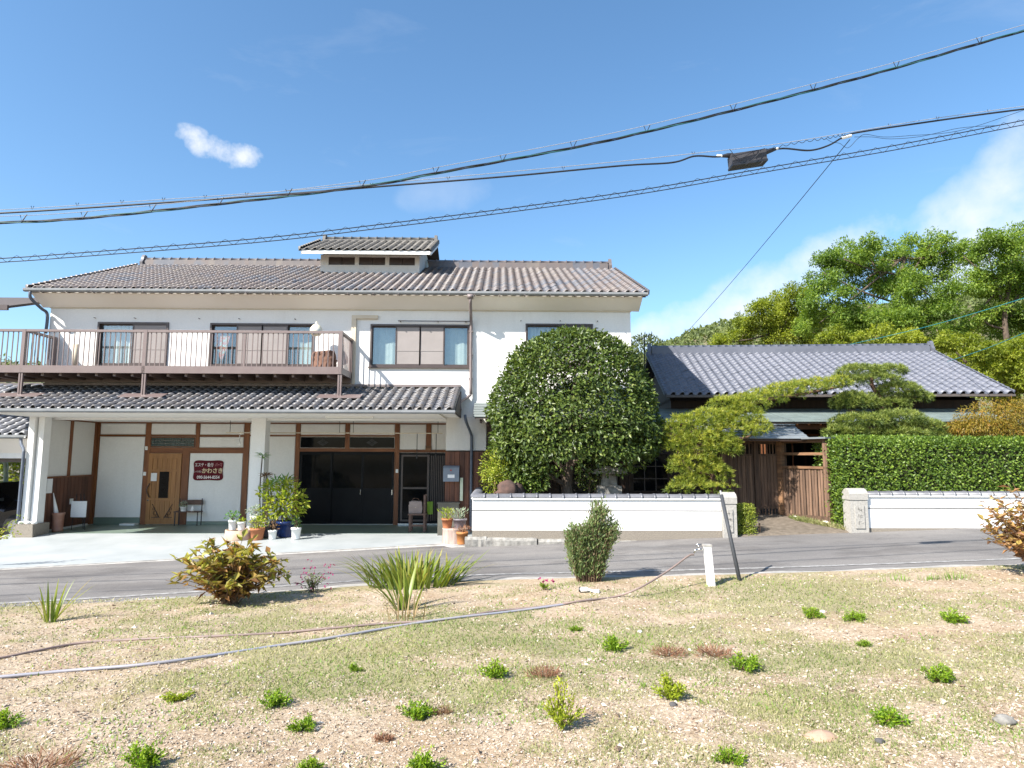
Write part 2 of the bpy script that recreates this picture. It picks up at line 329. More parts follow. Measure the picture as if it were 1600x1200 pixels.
M['lamp'] = mat('amber_white_lantern', (.75, .66, .42), (.7, .72, .66), rough=.35, scale=6, bump=0)
M['joint'] = mat('dark_mortar', (.05, .045, .04), rough=1, bump=0)
M['box'] = mat('splice_closure_plastic', (.055, .052, .056), (.04, .038, .042), rough=.55, scale=5, bump=.05)
M['rock'] = mat('reddish_garden_rock', (.12, .07, .055), (.06, .04, .035), rough=.95, scale=7, bump=.7, bscale=22)
M['under'] = mat('dark_eave_board', (.10, .085, .075), (.08, .065, .06), rough=.8, scale=8, bump=.05)

# ------------------------------------------------------------------ ground levels
def zroad(x): return .07+.036*np.clip(x, -16, 26)
def yfar(x): return np.where(x < -1.0, np.clip(12.5+(x+9.4)*.155, 10.5, 13.8), 13.42)
def ynear(x): return 9.25+.30*np.exp(-((x+.5)/3.0)**2)-.55*np.clip((-x-2)/6, 0, 1)
def zlawn(x, y):
    t = np.clip((9.3-y)/6.5, 0, 1.4); e = zroad(x)+.045; n = .20+.020*np.clip(x, -12, 12)
    z = e*(1-t)+n*t
    return z+(.035*(vnoise(x*.9+4, y*.9, 3)-.5)+.03*(vnoise(x*3.1, y*3.1, 13)-.5)+.014*(vnoise(x*7.7, y*7.7, 17)-.5))*np.clip((9.1-y)*2, 0, 1)
def grid_sheet(name, mt, xs, f0, f1, nv, zf, attr=None, pw=1.0):
    X = np.repeat(np.asarray(xs)[:, None], nv+1, 1); T = np.linspace(0, 1, nv+1)[None, :]**pw; Y = f0(X)*(1-T)+f1(X)*T
    Z = zf(X, Y); V = np.stack([X, Y, Z], -1).reshape(-1, 3); n = nv+1
    i, j = np.meshgrid(np.arange(len(xs)-1), np.arange(nv), indexing='ij'); a = (i*n+j).ravel()
    F = np.stack([a, a+n, a+n+1, a+1], 1)
    o = put(name, np_mesh(name, V, F, True, attr(X, Y).ravel() if attr is not None else None), mt); return tag(o, kind='structure')
def grassiness(x, y):
    g = .42*vnoise(x*.55+11, y*.95, 1)+.34*vnoise(x*1.5, y*2.6, 2)+.34*vnoise(x*4.3, y*5, 5)+.02
    return g+.05*np.sin(x*.5+1)+.03*(y-5)/4
def lawn_material():
    m, nt, b, out = nodes_of('dry_lawn_soil')
    p = _pos(nt); a = nt.nodes.new('ShaderNodeAttribute'); a.attribute_name = 'rnd'
    soil = _ramp(nt, _noise(nt, p, 26, 8, .75), [(.28, (.17, .115, .075)), (.43, (.375, .29, .20)), (.58, (.50, .405, .30)), (.72, (.63, .55, .45))])
    patch = _ramp(nt, _noise(nt, p, 1.6, 4, .6), [(.4, (1, 1, 1)), (.7, (.80, .73, .66))]); soil = _mix(nt, 1.0, soil, patch, 'MULTIPLY')
    green = _ramp(nt, _noise(nt, p, 45, 5, .7), [(.35, (.16, .16, .07)), (.65, (.36, .32, .18))])
    f = _ramp(nt, a.outputs['Fac'], [(.44, (0, 0, 0)), (.68, (.78, .78, .78))])
    nt.links.new(_mix(nt, f, soil, green), b.inputs['Base Color']); b.inputs['Roughness'].default_value = 1; b.inputs['Specular IOR Level'].default_value = .15
    _bump(nt, b, _noise(nt, p, 30, 6, .7), .8, .03); return m
def asphalt_material():
    m, nt, b, out = nodes_of('old_asphalt'); p = _pos(nt)
    c = _ramp(nt, _noise(nt, p, 130, 4, .8), [(.3, (.12, .113, .108)), (.5, (.185, .175, .168)), (.68, (.28, .268, .255))])
    w = _ramp(nt, _noise(nt, _pos(nt, (.25, 1.1, 1)), 1.3, 5, .6), [(.35, (.80, .80, .81)), (.65, (1.12, 1.1, 1.07))]); c = _mix(nt, 1.0, c, w, 'MULTIPLY')
    v = nt.nodes.new('ShaderNodeTexVoronoi'); v.feature = 'DISTANCE_TO_EDGE'; v.inputs['Scale'].default_value = .45
    dn = nt.nodes.new('ShaderNodeMapping'); nt.links.new(_mix(nt, .35, p, nt.nodes.new('ShaderNodeTexNoise').outputs[1]), v.inputs['Vector'])
    cr = _ramp(nt, v.outputs['Distance'], [(.0, (.6, .6, .6)), (.004, (1, 1, 1))]); c = _mix(nt, .35, c, cr, 'MULTIPLY')
    st = _ramp(nt, _noise(nt, _pos(nt, (.6, 1, 1)), .8, 8, .7), [(.42, (.74, .73, .73)), (.50, (1, 1, 1)), (.62, (1, 1, 1)), (.70, (1.12, 1.1, 1.06))]); c = _mix(nt, .8, c, st, 'MULTIPLY')
    nt.links.new(c, b.inputs['Base Color']); b.inputs['Roughness'].default_value = .9; b.inputs['Specular IOR Level'].default_value = .25
    _bump(nt, b, _noise(nt, p, 120, 3), .5, .008); return m
def worn_paint():
    m, nt, b, out = nodes_of('worn_white_line'); p = _pos(nt, (1, 3, 1))
    f = _ramp(nt, _noise(nt, p, 9, 6, .75), [(.46, (0, 0, 0)), (.66, (1, 1, 1))]); nt.links.new(_mix(nt, f, (.185, .176, .168), (.48, .47, .45)), b.inputs['Base Color']); b.inputs['Roughness'].default_value = .9; return m
M['lawn'] = lawn_material(); M['asphalt'] = asphalt_material(); M['line'] = worn_paint()
M['earth'] = mat('far_ground', (.12, .12, .06), (.16, .13, .08), rough=1, scale=.4, bump=.2)
M['gardensoil'] = mat('garden_soil', (.19, .155, .12), (.11, .09, .068), rough=1, scale=9, bump=.6, bscale=30)
M['kerb'] = mat('pale_kerb_concrete', (.40, .38, .35), (.27, .255, .235), rough=.9, scale=7, bump=.3, bscale=50)

o = put('ground', np_mesh('ground', [(-700, -400, -1.6), (700, -400, -1.6), (700, 900, -1.6), (-700, 900, -1.6)], [(0, 1, 2, 3)]), M['earth']); tag(o, kind='structure')
XS = np.concatenate([np.linspace(-60, -14, 12), np.linspace(-13.5, 14, 111), np.linspace(15, 60, 12)])
grid_sheet('lawn', M['lawn'], np.concatenate([np.linspace(-60, -13, 12), np.linspace(-12.5, 13, 256), np.linspace(14, 60, 12)]), lambda x: x*0-25.0, lambda x: ynear(x)-.02, 340, zlawn, grassiness)
grid_sheet('road', M['asphalt'], XS, lambda x: ynear(x)-.06, lambda x: yfar(x)+.25, 24, lambda x, y: zroad(x)+.02*np.sin((y-9)*.7))
k = grid_sheet('kerb', M['kerb'], XS, lambda x: ynear(x)-.05, lambda x: ynear(x)+.14+.03*np.sin(x*2.3), 2, lambda x, y: zroad(x)+.02*np.sin((y-9)*.7)+.028+.01*np.sin(x*5))
grid_sheet('road_marking', M['line'], XS, lambda x: ynear(x)+.52, lambda x: ynear(x)+.62, 1, lambda x, y: zroad(x)+.02*np.sin((y-9)*.7)+.006)
# the sloping concrete apron and the porch floor behind it
AX = np.linspace(-11.75, -.62, 60)
def zapron(x, y):
    f = yfar(x); t = np.clip((y-f)/(15.75-f), 0, 1); return (zroad(x)+.03)*(1-t)+.0*t
grid_sheet('driveway', M['concrete'], AX, lambda x: yfar(x)+.0*x, lambda x: x*0+16.05+.03*np.sin(x), 16, zapron)
grid_sheet('driveway_edge', M['kerb'], AX, lambda x: yfar(x)-.07+.02*np.sin(x*7), lambda x: yfar(x)+.03, 1, lambda x, y: np.where(y < yfar(x), zroad(x)-.01, zapron(x, yfar(x))+.006))
M['garagefloor'] = mat('shade_darkened_garage_floor', (.05, .05, .052), (.03, .03, .032), rough=.8, scale=2, bump=.1)  # colour itself darkened to stand in for shade on this floor, no oil
o = box('porch_floor', M['greenfloor'], None, -11.4, -.5, 16.0, 18.3, -.4, .004); tag(o, kind='structure')
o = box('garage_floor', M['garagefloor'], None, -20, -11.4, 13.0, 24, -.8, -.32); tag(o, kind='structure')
GX = np.linspace(-.6, 40, 160)
grid_sheet('garden_ground', M['gardensoil'], GX, lambda x: x*0+13.36, lambda x: x*0+60.0, 60, lambda x, y: zroad(np.clip(x, -1, 12))-.03+.06*np.clip((y-13.36)/.14, 0, 1)+.22*np.clip((y-13.5)/2, 0, 1)+.02*(vnoise(x*2, y*2, 8)-.5)*np.clip(y-13.5, 0, 1), pw=3.0)

# ------------------------------------------------------------------ roof tiles
def tile_mesh(name, w, L, roll=.048, trough=.020, thick=.022, drop=.0, nprof=11, lift=.030):
    """one pantile: shallow trough, rounded roll on one side, thick lower lip; local x across, y up the slope, z out"""
    u = np.linspace(0, 1.12, nprof+1)
    def h(u):
        return np.where(u < .54, -trough*np.sin(np.pi*u/.54), roll*np.sin(np.pi*np.clip((u-.54)/.58, 0, 1)))
    hz = h(u); n = len(u); V = []
    for (s, z0) in ((0, lift), (L, .004)):
        for i in range(n): V.append((u[i]*w, s+(.012*math.sin(math.pi*u[i]) if s == 0 else 0), hz[i]+z0))
    for i in range(n): V.append((u[i]*w, .006, hz[i]+lift-thick-drop*(0 if u[i] > .58 else 1)))
    F = [(i, i+1, n+i+1, n+i) for i in range(n-1)]+[(2*n+i, 2*n+i+1, i+1, i) for i in range(n-1)]
    return np.array(V), np.array(F)
def tile_roof(roof, x0, ncol, pitch, ye, ze, slope, nrow, expo, keep_rows, mt, mirror=False, skip=None, verge=True, roll=.036):
    th = math.atan(slope); S = np.array([0, math.cos(th), math.sin(th)]); Nn = np.array([0, -math.sin(th), math.cos(th)])
    V, F = tile_mesh('tile', pitch, expo*1.12, roll=roll); me = np_mesh('tile', V, F, True); me.materials.append(mt)
    Ve, Fe = tile_mesh('eave_tile', pitch, expo*1.12, drop=.03, roll=roll+.008); mee = np_mesh('eave_tile', Ve, Fe, True); mee.materials.append(mt)
    bv = []; bf = []; nb = 0
    for r in range(nrow):
        for c in range(ncol):
            if skip and skip(x0+(c+.5)*pitch, r): continue
            o = np.array([x0+c*pitch, ye, ze])+S*(r*expo)+Nn*(.0015*rng.standard_normal()); j = .002*rng.standard_normal(3); o = o+j
            if r < keep_rows:
                Mx = Matrix(((1, S[0], Nn[0], o[0]), (0, S[1], Nn[1], o[1]), (0, S[2], Nn[2], o[2]), (0, 0, 0, 1)))
                put('roof_tile', mee if r == 0 else me, mt, roof, Mx)
            else:
                W = V[:, 0:1]*np.array([1, 0, 0])+V[:, 1:2]*S+V[:, 2:3]*Nn+o; bv.append(W); bf.append(F+nb); nb += len(W)
    if verge:
        for side in (0, 1):
            xx = x0 if side == 0 else x0+ncol*pitch+.02
            for r in range(nrow):
                o = np.array([xx, ye, ze])+S*(r*expo); q = []
                for (s, z0) in ((0, .05), (expo*1.08, .02)):
                    for (du, dz) in ((-.05, -.10), (-.05, .015), (-.02, .04), (.03, .03)): q.append(o+np.array([du if side == 0 else -du, 0, 0])+S*s+Nn*(dz+z0))
                q = np.array(q); bv.append(q); bf.append(np.array([(0, 1, 5, 4), (1, 2, 6, 5), (2, 3, 7, 6), (0, 3, 2, 1)])+nb); nb += 8
    if bv:
        o = put('upper_roof_tiles', np_mesh('upper_roof_tiles', np.concatenate(bv), np.concatenate(bf), True), mt, roof); tag(o, kind='stuff')
def ridge(roof, x0, x1, y, z, mt, seg=.28, hgt=.15, wid=.13, capr=.075, orn=True, knob=True):
    MB().box(x0+.06, x1-.06, y-wid, y+wid, z-.12, z+hgt*.45).box(x0+.05, x1-.05, y-wid*.8, y+wid*.8, z+hgt*.45, z+hgt*.75).box(x0+.06, x1-.06, y-wid*.62, y+wid*.62, z+hgt*.75, z+hgt).build('ridge_base', mt, roof)
    n = max(1, int(round((x1-x0)/seg))); sg = (x1-x0)/n
    mb = MB(); V = []; F = []; m = 7
    for (xx, rr) in ((0, capr*1.06), (sg*.12, capr*1.06), (sg*.12, capr), (sg*1.02, capr*.97)):
        for kk in range(m+1):
            t = math.pi*kk/m; V.append((xx, -math.cos(t)*rr*1.15, math.sin(t)*rr))
    F = [(a*(m+1)+kk, a*(m+1)+kk+1, (a+1)*(m+1)+kk+1, (a+1)*(m+1)+kk) for a in range(3) for kk in range(m)]
    mb.add(V, F)
    if knob: mb.box(sg*.04, sg*.09, -.012, .012, capr, capr+.035)
    me = np_mesh('ridge_tile', mb.v, mb.f, True); me.materials.append(mt)
    for i in range(n): put('ridge_tile', me, mt, roof, Matrix.Translation((x0+i*sg, y, z+hgt)))
    if orn:
        for xx in (x0-.02, x1+.02):
            sh = [(-.17, -.12), (.17, -.12), (.19, .05), (.13, .14), (.12, hgt+.05), (.07, hgt+.14), (-.07, hgt+.14), (-.12, hgt+.05), (-.13, .14), (-.19, .05)]
            MB().prism_x([(y+a, z+b) for a, b in sh], xx-.045, xx+.045).build('ridge_end_ornament', mt, roof)
def gutter(name, parent, x0, x1, y, z, mt, r=.055):
    pr = [(-r, .03), (-r*.9, -.02), (-r*.5, -.05), (r*.5, -.05), (r*.9, -.02), (r, .03), (r*.8, .03), (r*.72, -.012), (r*.4, -.036), (-r*.4, -.036), (-r*.72, -.012), (-r*.8, .03)]
    g = MB().prism_x([(y+a, z+b) for a, b in pr], x0, x1).build(name, mt, parent); return g

TILE_COLS = [(.087, .095, .120), (.133, .135, .152), (.166, .133, .121), (.140, .123, .121), (.204, .171, .147), (.175, .185, .213)]
M['tile_main'] = tile_mat('weathered_roof_tile', TILE_COLS, .2165, -11.55, .1925, 15.5, rough=.5, lichen=(.23, .165, .10), lrange=(.62, .85))
M['tile_low'] = tile_mat('grey_roof_tile', [(.07, .074, .086), (.10, .102, .115), (.125, .112, .105), (.108, .11, .122), (.15, .148, .155)], .2145, -11.6, .217, 14.02, rough=.42, lichen=(.19, .15, .115), lrange=(.6, .85))
M['tile_mon'] = tile_mat('lichened_roof_tile', [(.085, .082, .082), (.12, .113, .107), (.155, .14, .122)], .23, -5.8, .19, 18.0, rough=.6, lichen=(.24, .21, .15))
RH_ROT = R(-5.0)
M['tile_right'] = tile_mat('silver_roof_tile', [(.115, .121, .149), (.135, .142, .171), (.162, .166, .197)], .243, 4.65, .2, 17.7, rough=.46, rot=RH_ROT, spec=.45)

# ------------------------------------------------------------------ windows and doors
def window(parent, x0, x1, z0, z1, Y, panels, depth=.10):
    """aluminium sliding window set in the wall: frame > sash and pane of every leaf, curtain behind"""
    fr = MB().ring(x0, x1, Y-.035, Y+depth, z0, z1, .045).box(x0-.03, x1+.03, Y-.06, Y+.02, z0-.03, z0).build('window', M['alu_dark'], parent)
    n = len(panels); xi0, xi1 = x0+.045, x1-.045; w = (xi1-xi0)/n
    for i, kd in enumerate(panels):
        a, b = xi0+i*w-.015, xi0+(i+1)*w+.015; yo = Y+.01+(.035 if (i in (0, n-1) and n > 2) or (n == 2 and i == 0) else 0)
        if kd[0] == 's': yo = Y-.015
        MB().ring(a, b, yo, yo+.028, z0+.045, z1-.045, .032).build('sash', M['alu_dark'], fr)
        if kd[0] == 's':
            box('insect_screen', M['screen'], fr, a+.03, b-.03, yo+.012, yo+.016, z0+.075, z1-.075)
            zm = z0+(z1-z0)*.38; box('screen_crossbar', M['screen'], fr, a+.03, b-.03, yo+.004, yo+.011, zm-.008, zm+.008)
        else:
            box('pane', M['glass'], fr, a+.03, b-.03, yo+.011, yo+.016, z0+.075, z1-.075)
            if 'c' in kd or 'b' in kd:
                xs = np.linspace(a, b, 40); amp = .022 if 'c' in kd else .004
                ys = Y+.20+amp*np.sin(xs*55)+.012*np.sin(xs*21); V = [(x, y, z) for z in (z0+.03, z1-.03) for x, y in zip(xs, ys)]
                F = [(j, j+1, 41+j, 40+j) for j in range(39)]
                centred('curtain', V, F, M['curtain'] if 'c' in kd else M['blind'], fr, True)
    return fr
def boards(parent, x0, x1, y0, y1, z0, z1, n, mt, name='wall_board', axis='x', gap=.004):
    w = ((x1-x0) if axis == 'x' else (y1-y0))/n
    for i in range(n):
        j = .004*(rng.random()-.5)
        if axis == 'x': box(name, mt, parent, x0+i*w+gap, x0+(i+1)*w-gap, y0+j, y1, z0, z1)
        else: box(name, mt, parent, x0+j, x1, y0+i*w+gap, y0+(i+1)*w-gap, z0, z1)

# ------------------------------------------------------------------ the two-storey house
house = thing('house', 'white two-storey house with grey tiled roof, brown balcony and a raised ridge vent', 'house', (-4, 16, 0))
HX0, HX1, YW, YB = -11.33, 3.3, 16.0, 24.4
WINS = [(-10.12, -8.36, 4.10, 5.21), (-7.32, -4.72, 4.10, 5.20), (-3.30, -.80, 4.11, 5.20), (.62, 2.33, 4.12, 5.24)]
mb = MB().wall(HX0, HX1, 2.75, 5.60, YW, YW+.12, WINS)
mb.box(HX0, HX0+.12, YW+.12, YB, 0, 5.9); mb.box(HX1-.12, HX1, YW+.12, YB, 0, 5.9); mb.box(HX0, HX1, YB, YB+.12, 0, 5.9)
for xx in (HX0+.005, HX1-.125): mb.prism_x([(YW+.1, 5.9), (20.2, 7.75), (YB, 5.9)], xx, xx+.12)
mb.box(HX0+.12, HX1-.12, YW+.12, YB, 2.9, 3.0); mb.box(HX0+.2, HX1-.2, 18.6, 18.7, 3.0, 5.9)
wall = mb.build('wall', M['plaster'], house)
# lower walls to the front right (flush with the storey above)
box('lower_wall', M['plaster_old'], house, -1.36, -.36, 15.99, 16.15, 2.03, 2.86)
box('lower_wall', M['plaster_old'], house, -1.36, -1.21, 16.15, 18.0, .0, 2.86)
bw = box('board_wall', M['joint'], house, -1.35, 3.3, 16.02, 16.14, -.1, 2.02)
boards(bw, -1.37, -.30, 15.975, 16.02, .10, 2.0, 9, M['board'])
boards(bw, -.18, 1.45, 15.985, 16.02, .35, 2.0, 11, M['dark_board'])
box('corner_post', M['dark_board'], house, -.34, -.20, 15.93, 16.06, .05, 2.86)
box('lower_wall', M['plaster_old'], house, -.20, 3.3, 16.0, 16.13, 2.03, 2.74)
boards(bw, 2.95, 3.3, 15.985, 16.02, .35, 2.0, 3, M['dark_board'])
box('foundation', M['concrete'], house, -1.36, -.2, 15.95, 16.02, -.1, .10)
window(house, 1.5, 2.9, .95, 1.95, 16.0, ['g', 'gc'])
# soffit cove, roof slab
MB().prism_x([(15.56, 5.90), (15.53, 5.83), (15.99, 5.57), (15.99, 5.90)], -11.52, 3.52).build('eave_cove', M['soffit'], house)
box('cove_trim', M['cream_plastic'], house, -11.34, 3.31, 15.965, 15.995, 5.555, 5.575)
SL = .428
roof = MB().prism_x([(15.50, 5.905), (20.2, 5.905+SL*4.7), (24.9, 5.905), (24.9, 5.83), (20.2, 5.80+SL*4.7), (15.55, 5.83)], -11.53, 3.60).build('roof', M['under'], house)
th = math.atan(SL); EXPO = .1925/math.cos(th)
def mon_skip(x, r):
    y = 15.5+r*.1925
    return -5.33 < x < -2.48 and y > 18.55
tile_roof(roof, -11.55, 70, .2165, 15.46, 5.93, SL, 24, EXPO, 2, M['tile_main'], skip=mon_skip, roll=.034)
ridge(roof, -11.45, -5.4, 20.2, 7.97, M['tile_main'], orn=False); ridge(roof, -2.4, 3.5, 20.2, 7.97, M['tile_main'], orn=False)
for xx in (-11.47, 3.52):
    sh = [(-.17, -.12), (.17, -.12), (.20, .04), (.13, .13), (.11, .22), (.05, .30), (-.05, .30), (-.11, .22), (-.13, .13), (-.20, .04)]
    MB().prism_x([(20.2+a, 7.97+b) for a, b in sh], xx-.045, xx+.045).build('ridge_end_ornament', M['tile_main'], roof)
g = gutter('gutter', house, -11.6, 3.62, 15.42, 5.885, M['gutter'], .06)
for xx in np.arange(-11.2, 3.6, .62): MB().box(xx-.012, xx+.012, 15.37, 15.55, 5.825, 5.84).build('gutter_bracket', M['pipe'], g)
# raised ridge vent
vent = MB().wall(-5.37, -2.44, 7.0, 7.83, 18.58, 18.66, [(-5.10, -4.28, 7.55, 7.80), (-4.00, -3.22, 7.55, 7.80), (-2.95, -2.62, 7.55, 7.80)][:0]+[(-5.14, -4.36, 7.52, 7.77), (-4.24, -3.46, 7.52, 7.77), (-3.34, -2.58, 7.52, 7.77)])
vent.box(-5.37, -5.29, 18.66, 21.8, 7.0, 7.83); vent.box(-2.52, -2.44, 18.66, 21.8, 7.0, 7.83); vent.box(-5.37, -2.44, 21.8, 21.9, 6.8, 7.83)
for xx in (-5.365, -2.525): vent.prism_x([(18.6, 7.82), (20.2, 8.55), (21.85, 7.82)], xx, xx+.08)
vent = vent.build('ridge_vent', M['plaster_old'], house)
for a in (-5.14, -4.24, -3.34):
    box('vent_panel', M['alu_dark'], vent, a, a+.385, 18.62, 18.64, 7.52, 7.77); box('vent_panel', M['alu_dark'], vent, a+.395, a+.78, 18.635, 18.655, 7.52, 7.77)
VS = .46
vroof = MB().prism_x([(18.06, 7.77), (20.2, 7.77+VS*2.14), (22.34, 7.77), (22.34, 7.70), (20.2, 7.66+VS*2.14), (18.06, 7.70)], -5.76, -2.08).build('vent_roof', M['under'], house)
box('fascia', M['white'], vroof, -5.76, -2.08, 18.03, 18.058, 7.68, 7.79)
MB().bar((-2.06, 18.05, 7.72), (-2.06, 20.2, 7.72+VS*2.14), .03, .10).bar((-5.78, 18.05, 7.72), (-5.78, 20.2, 7.72+VS*2.14), .03, .10).build('barge_board', M['white'], vroof)
tile_roof(vroof, -5.8, 16, .232, 17.99, 7.80, VS, 10, .2385, 0, M['tile_mon'])
ridge(vroof, -5.70, -2.15, 20.2, 8.72, M['tile_mon'], capr=.08, hgt=.14)
# ---- lower roof over the porch
LS = .345
low = MB().prism_x([(14.06, 2.885), (16.0, 2.885+LS*1.94), (16.0, 2.84), (14.06, 2.84)], -11.55, -1.02).build('lower_roof', M['soffit'], house)
tile_roof(low, -11.6, 49, .2145, 14.02, 2.905, LS, 9, .217/math.cos(math.atan(LS)), 3, M['tile_low'])
box('wall_flashing', M['pipe'], low, -11.3, -1.0, 15.90, 15.995, 3.60, 3.66)
box('porch_ceiling', M['soffit'], house, -11.33, -1.36, 14.075, 18.1, 2.80, 2.838)
g2 = gutter('gutter', house, -11.7, -1.0, 13.97, 2.855, M['gutter'], .055)
MB().prism_x([(13.99, 2.84), (16.0, 2.84), (16.0, 3.5), (14.3, 2.97)], -1.04, -.99).build('verge_board', M['under'], low)
# ---- pent roof right of the porch
pent = MB().prism_x([(15.22, 2.80), (16.0, 3.20), (16.0, 3.16), (15.22, 2.77)], -.62, 3.42).build('pent_roof', M['under'], house)
for i in range(6):
    t0, t1 = i/6, (i+1)/6
    MB().prism_x([(15.2+.8*t0, 2.815+.41*t0), (15.2+.8*t0, 2.835+.41*t0), (15.2+.8*t1+.03, 2.822+.41*t1), (15.2+.8*t1+.03, 2.812+.41*t1)], -.66, 3.45).build('sheet_course', M['pent'], pent)
for xx in np.arange(-.5, 3.4, .16): box('rafter_end', M['dark_board'], pent, xx, xx+.045, 15.26, 15.9, 2.70, 2.765)
# ---- porch: columns, timber frame, panels (back wall at Y = 18)
PW = 18.0
back = box('porch_wall', M['plaster_old'], house, -11.3, -1.2, PW, PW+.12, 0, 2.84)
side = box('porch_side_wall', M['plaster_old'], house, -11.30, -11.18, 15.9, PW, 0, 2.84)
YT = PW-.035
for (a, b, z0, z1) in [(-11.18, -11.10, .02, 2.8), (-9.84, -9.692, 0, 2.8), (-8.798, -8.60, 0, 2.10), (-8.46, -8.36, 2.10, 2.8), (-7.13, -6.98, 0, 2.8), (-5.70, -5.58, 0, 2.8), (-4.33, -4.21, 2.08, 2.8), (-2.95, -2.82, 0, 2.8), (-2.08, -1.94, 2.0, 2.8)]:
    box('timber_post', M['timber'], back, a, b, YT, PW-.001, z0, z1)
for (a, b, z0, z1) in [(-11.18, -1.36, 2.765, 2.80), (-11.10, -7.0, 2.40, 2.455), (-5.58, -2.95, 2.42, 2.46), (-9.69, -7.13, 1.945, 2.10), (-5.58, -2.95, 2.00, 2.095), (-2.82, -1.36, 1.985, 2.06), (-6.98, -5.70, 2.42, 2.455)]:
    box('timber_rail', M['timber_h'], back, a, b, YT+.004, PW-.002, z0, z1)
for (a, b, z0, z1) in [(-11.08, -9.86, .20, 2.385), (-11.08, -9.86, 2.47, 2.755), (-9.70, -8.48, 2.47, 2.755), (-8.34, -7.15, 2.47, 2.755), (-8.34, -7.15, 2.115, 2.385), (-8.58, -7.15, .10, 1.99), (-6.96, -5.72, .12, 2.41), (-6.96, -5.72, 2.47, 2.755), (-5.56, -4.35, 2.475, 2.755), (-4.19, -2.97, 2.475, 2.755), (-2.80, -2.10, 2.07, 2.755), (-1.92, -1.38, 2.07, 2.755)]:
    box('plaster_panel', M['plaster'], back, a, b, PW-.022, PW-.004, z0, z1)
box('base_panel', M['greenfloor'], back, -11.1, -9.86, PW-.03, PW-.003, .005, .195)
box('base_panel', M['greenfloor'], back, -8.58, -7.15, PW-.03, PW-.003, .005, .09)
tr = MB().ring(-9.70, -8.48, PW-.03, PW-.005, 2.11, 2.39, .02).build('transom_window', M['timber'], back)
gm = mat('green_glass_block', (.03, .055, .05), (.015, .03, .03), rough=.12, scale=20, bump=.6, bscale=40)
for i in range(13):
    for j in range(3): box('glass_block', gm, tr, -9.675+i*.0915, -9.675+i*.0915+.083, PW-.024, PW-.006, 2.133+j*.081, 2.133+j*.081+.073)
# side wall of the porch
for (y0, y1) in [(15.95, 16.05), (16.86, 16.95), (17.86, 17.965)]: box('timber_post', M['timber'], side, -11.182, -11.15, y0, y1, 1.32 if y0 < 17 else .02, 2.8)
for z0 in (2.765, 1.32): box('timber_rail', M['timber'], side, -11.18, -11.145, 16.05, 17.86, z0, z0+.035)
boards(side, -11.18, -11.15, 16.05, 17.86, .06, 1.32, 13, M['board'], axis='y')
# columns
box('column', M['plaster'], house, -6.15, -5.80, 15.92, 16.25, 0, 2.80)
cl = MB().box(-11.30, -11.16, 15.55, 15.80, .27, 2.80).box(-11.12, -10.98, 15.62, 15.86, .27, 2.80).box(-11.2, -11.05, 15.68, 15.95, .27, 2.8).build('column', M['plaster'], house)
fb = MB().prism_y([(-11.40, -.5), (-10.88, -.5), (-10.92, .27), (-11.36, .27)], 15.42, 15.98).build('column_footing', M['aggregate'], house)
for xx, yy in ((-11.24, 15.5), (-11.10, 15.52), (-10.98, 15.56)):
    MB().lathe((xx, yy, .265), [(.05, 0), (.07, .03), (.06, .06), (.02, .075)], 10).build('cobble', M['white'], fb, True)
# salon door
door = box('door', M['door'], house, -9.69, -8.80, PW-.045, PW-.004, .02, 1.94)
for (a, b, z0, z1) in [(-9.69, -9.58, .02, 1.94), (-8.91, -8.80, .02, 1.94), (-9.58, -8.91, 1.80, 1.94), (-9.58, -8.91, .02, .14), (-9.58, -8.91, 1.44, 1.50), (-9.58, -8.91, .66, .72)]:
    box('door_stile', M['door'], door, a, b, PW-.062, PW-.046, z0, z1)
for i in range(5):
    a = -9.57+i*.132
    if i not in (2,): box('door_plank', M['door'], door, a, a+.114, PW-.055, PW-.046, .73, 1.43)
    box('door_plank', M['door'], door, a, a+.114, PW-.053, PW-.046, .15, .65); box('door_plank', M['door'], door, a, a+.114, PW-.055, PW-.046, 1.51, 1.79)
box('door_pane', M['darkglass'], door, -9.37, -9.11, PW-.060, PW-.047, .72, 1.47); MB().ring(-9.39, -9.09, PW-.066, PW-.058, .70, 1.49, .018).build('pane_frame', M['door'], door)
for zz in (.95, 1.1, 1.25): MB().lathe((-9.24, PW-.066, zz), [(.035, -.004), (.045, 0), (.035, .004)], 10).build('pane_ornament', M['metal_dark'], door)
for s, xx in ((1, -9.52), (-1, -8.97)):
    mbr = MB().bar((xx, PW-.068, .20), (xx, PW-.068, .58), .012, .012).bar((xx, PW-.068, .20), (xx+s*.22, PW-.068, .20), .012, .012).bar((xx, PW-.068, .56), (xx+s*.20, PW-.068, .21), .010, .010)
    for (dx, dz, rr) in ((.09, .32, .05), (.05, .43, .03), (.14, .245, .03)):
        pts = [(xx+s*dx+rr*math.cos(t), PW-.068, dz+rr*math.sin(t)) for t in np.linspace(0, 2*math.pi, 13)]; mbr.tube(pts, .006, 4)
    mbr.build('iron_corner_ornament', M['metal_dark'], door)
MB().tube(spline([(-9.62, PW-.07, 1.12), (-9.67, PW-.11, .98), (-9.66, PW-.11, .88), (-9.61, PW-.07, .74)]), .018, 6).build('door_handle', M['chairwood'], door, True)
MB().lathe((-9.64, PW-.07, .66), [(.02, -.015), (.024, 0), (.02, .015)], 8).build('door_lock', M['steel'], door)
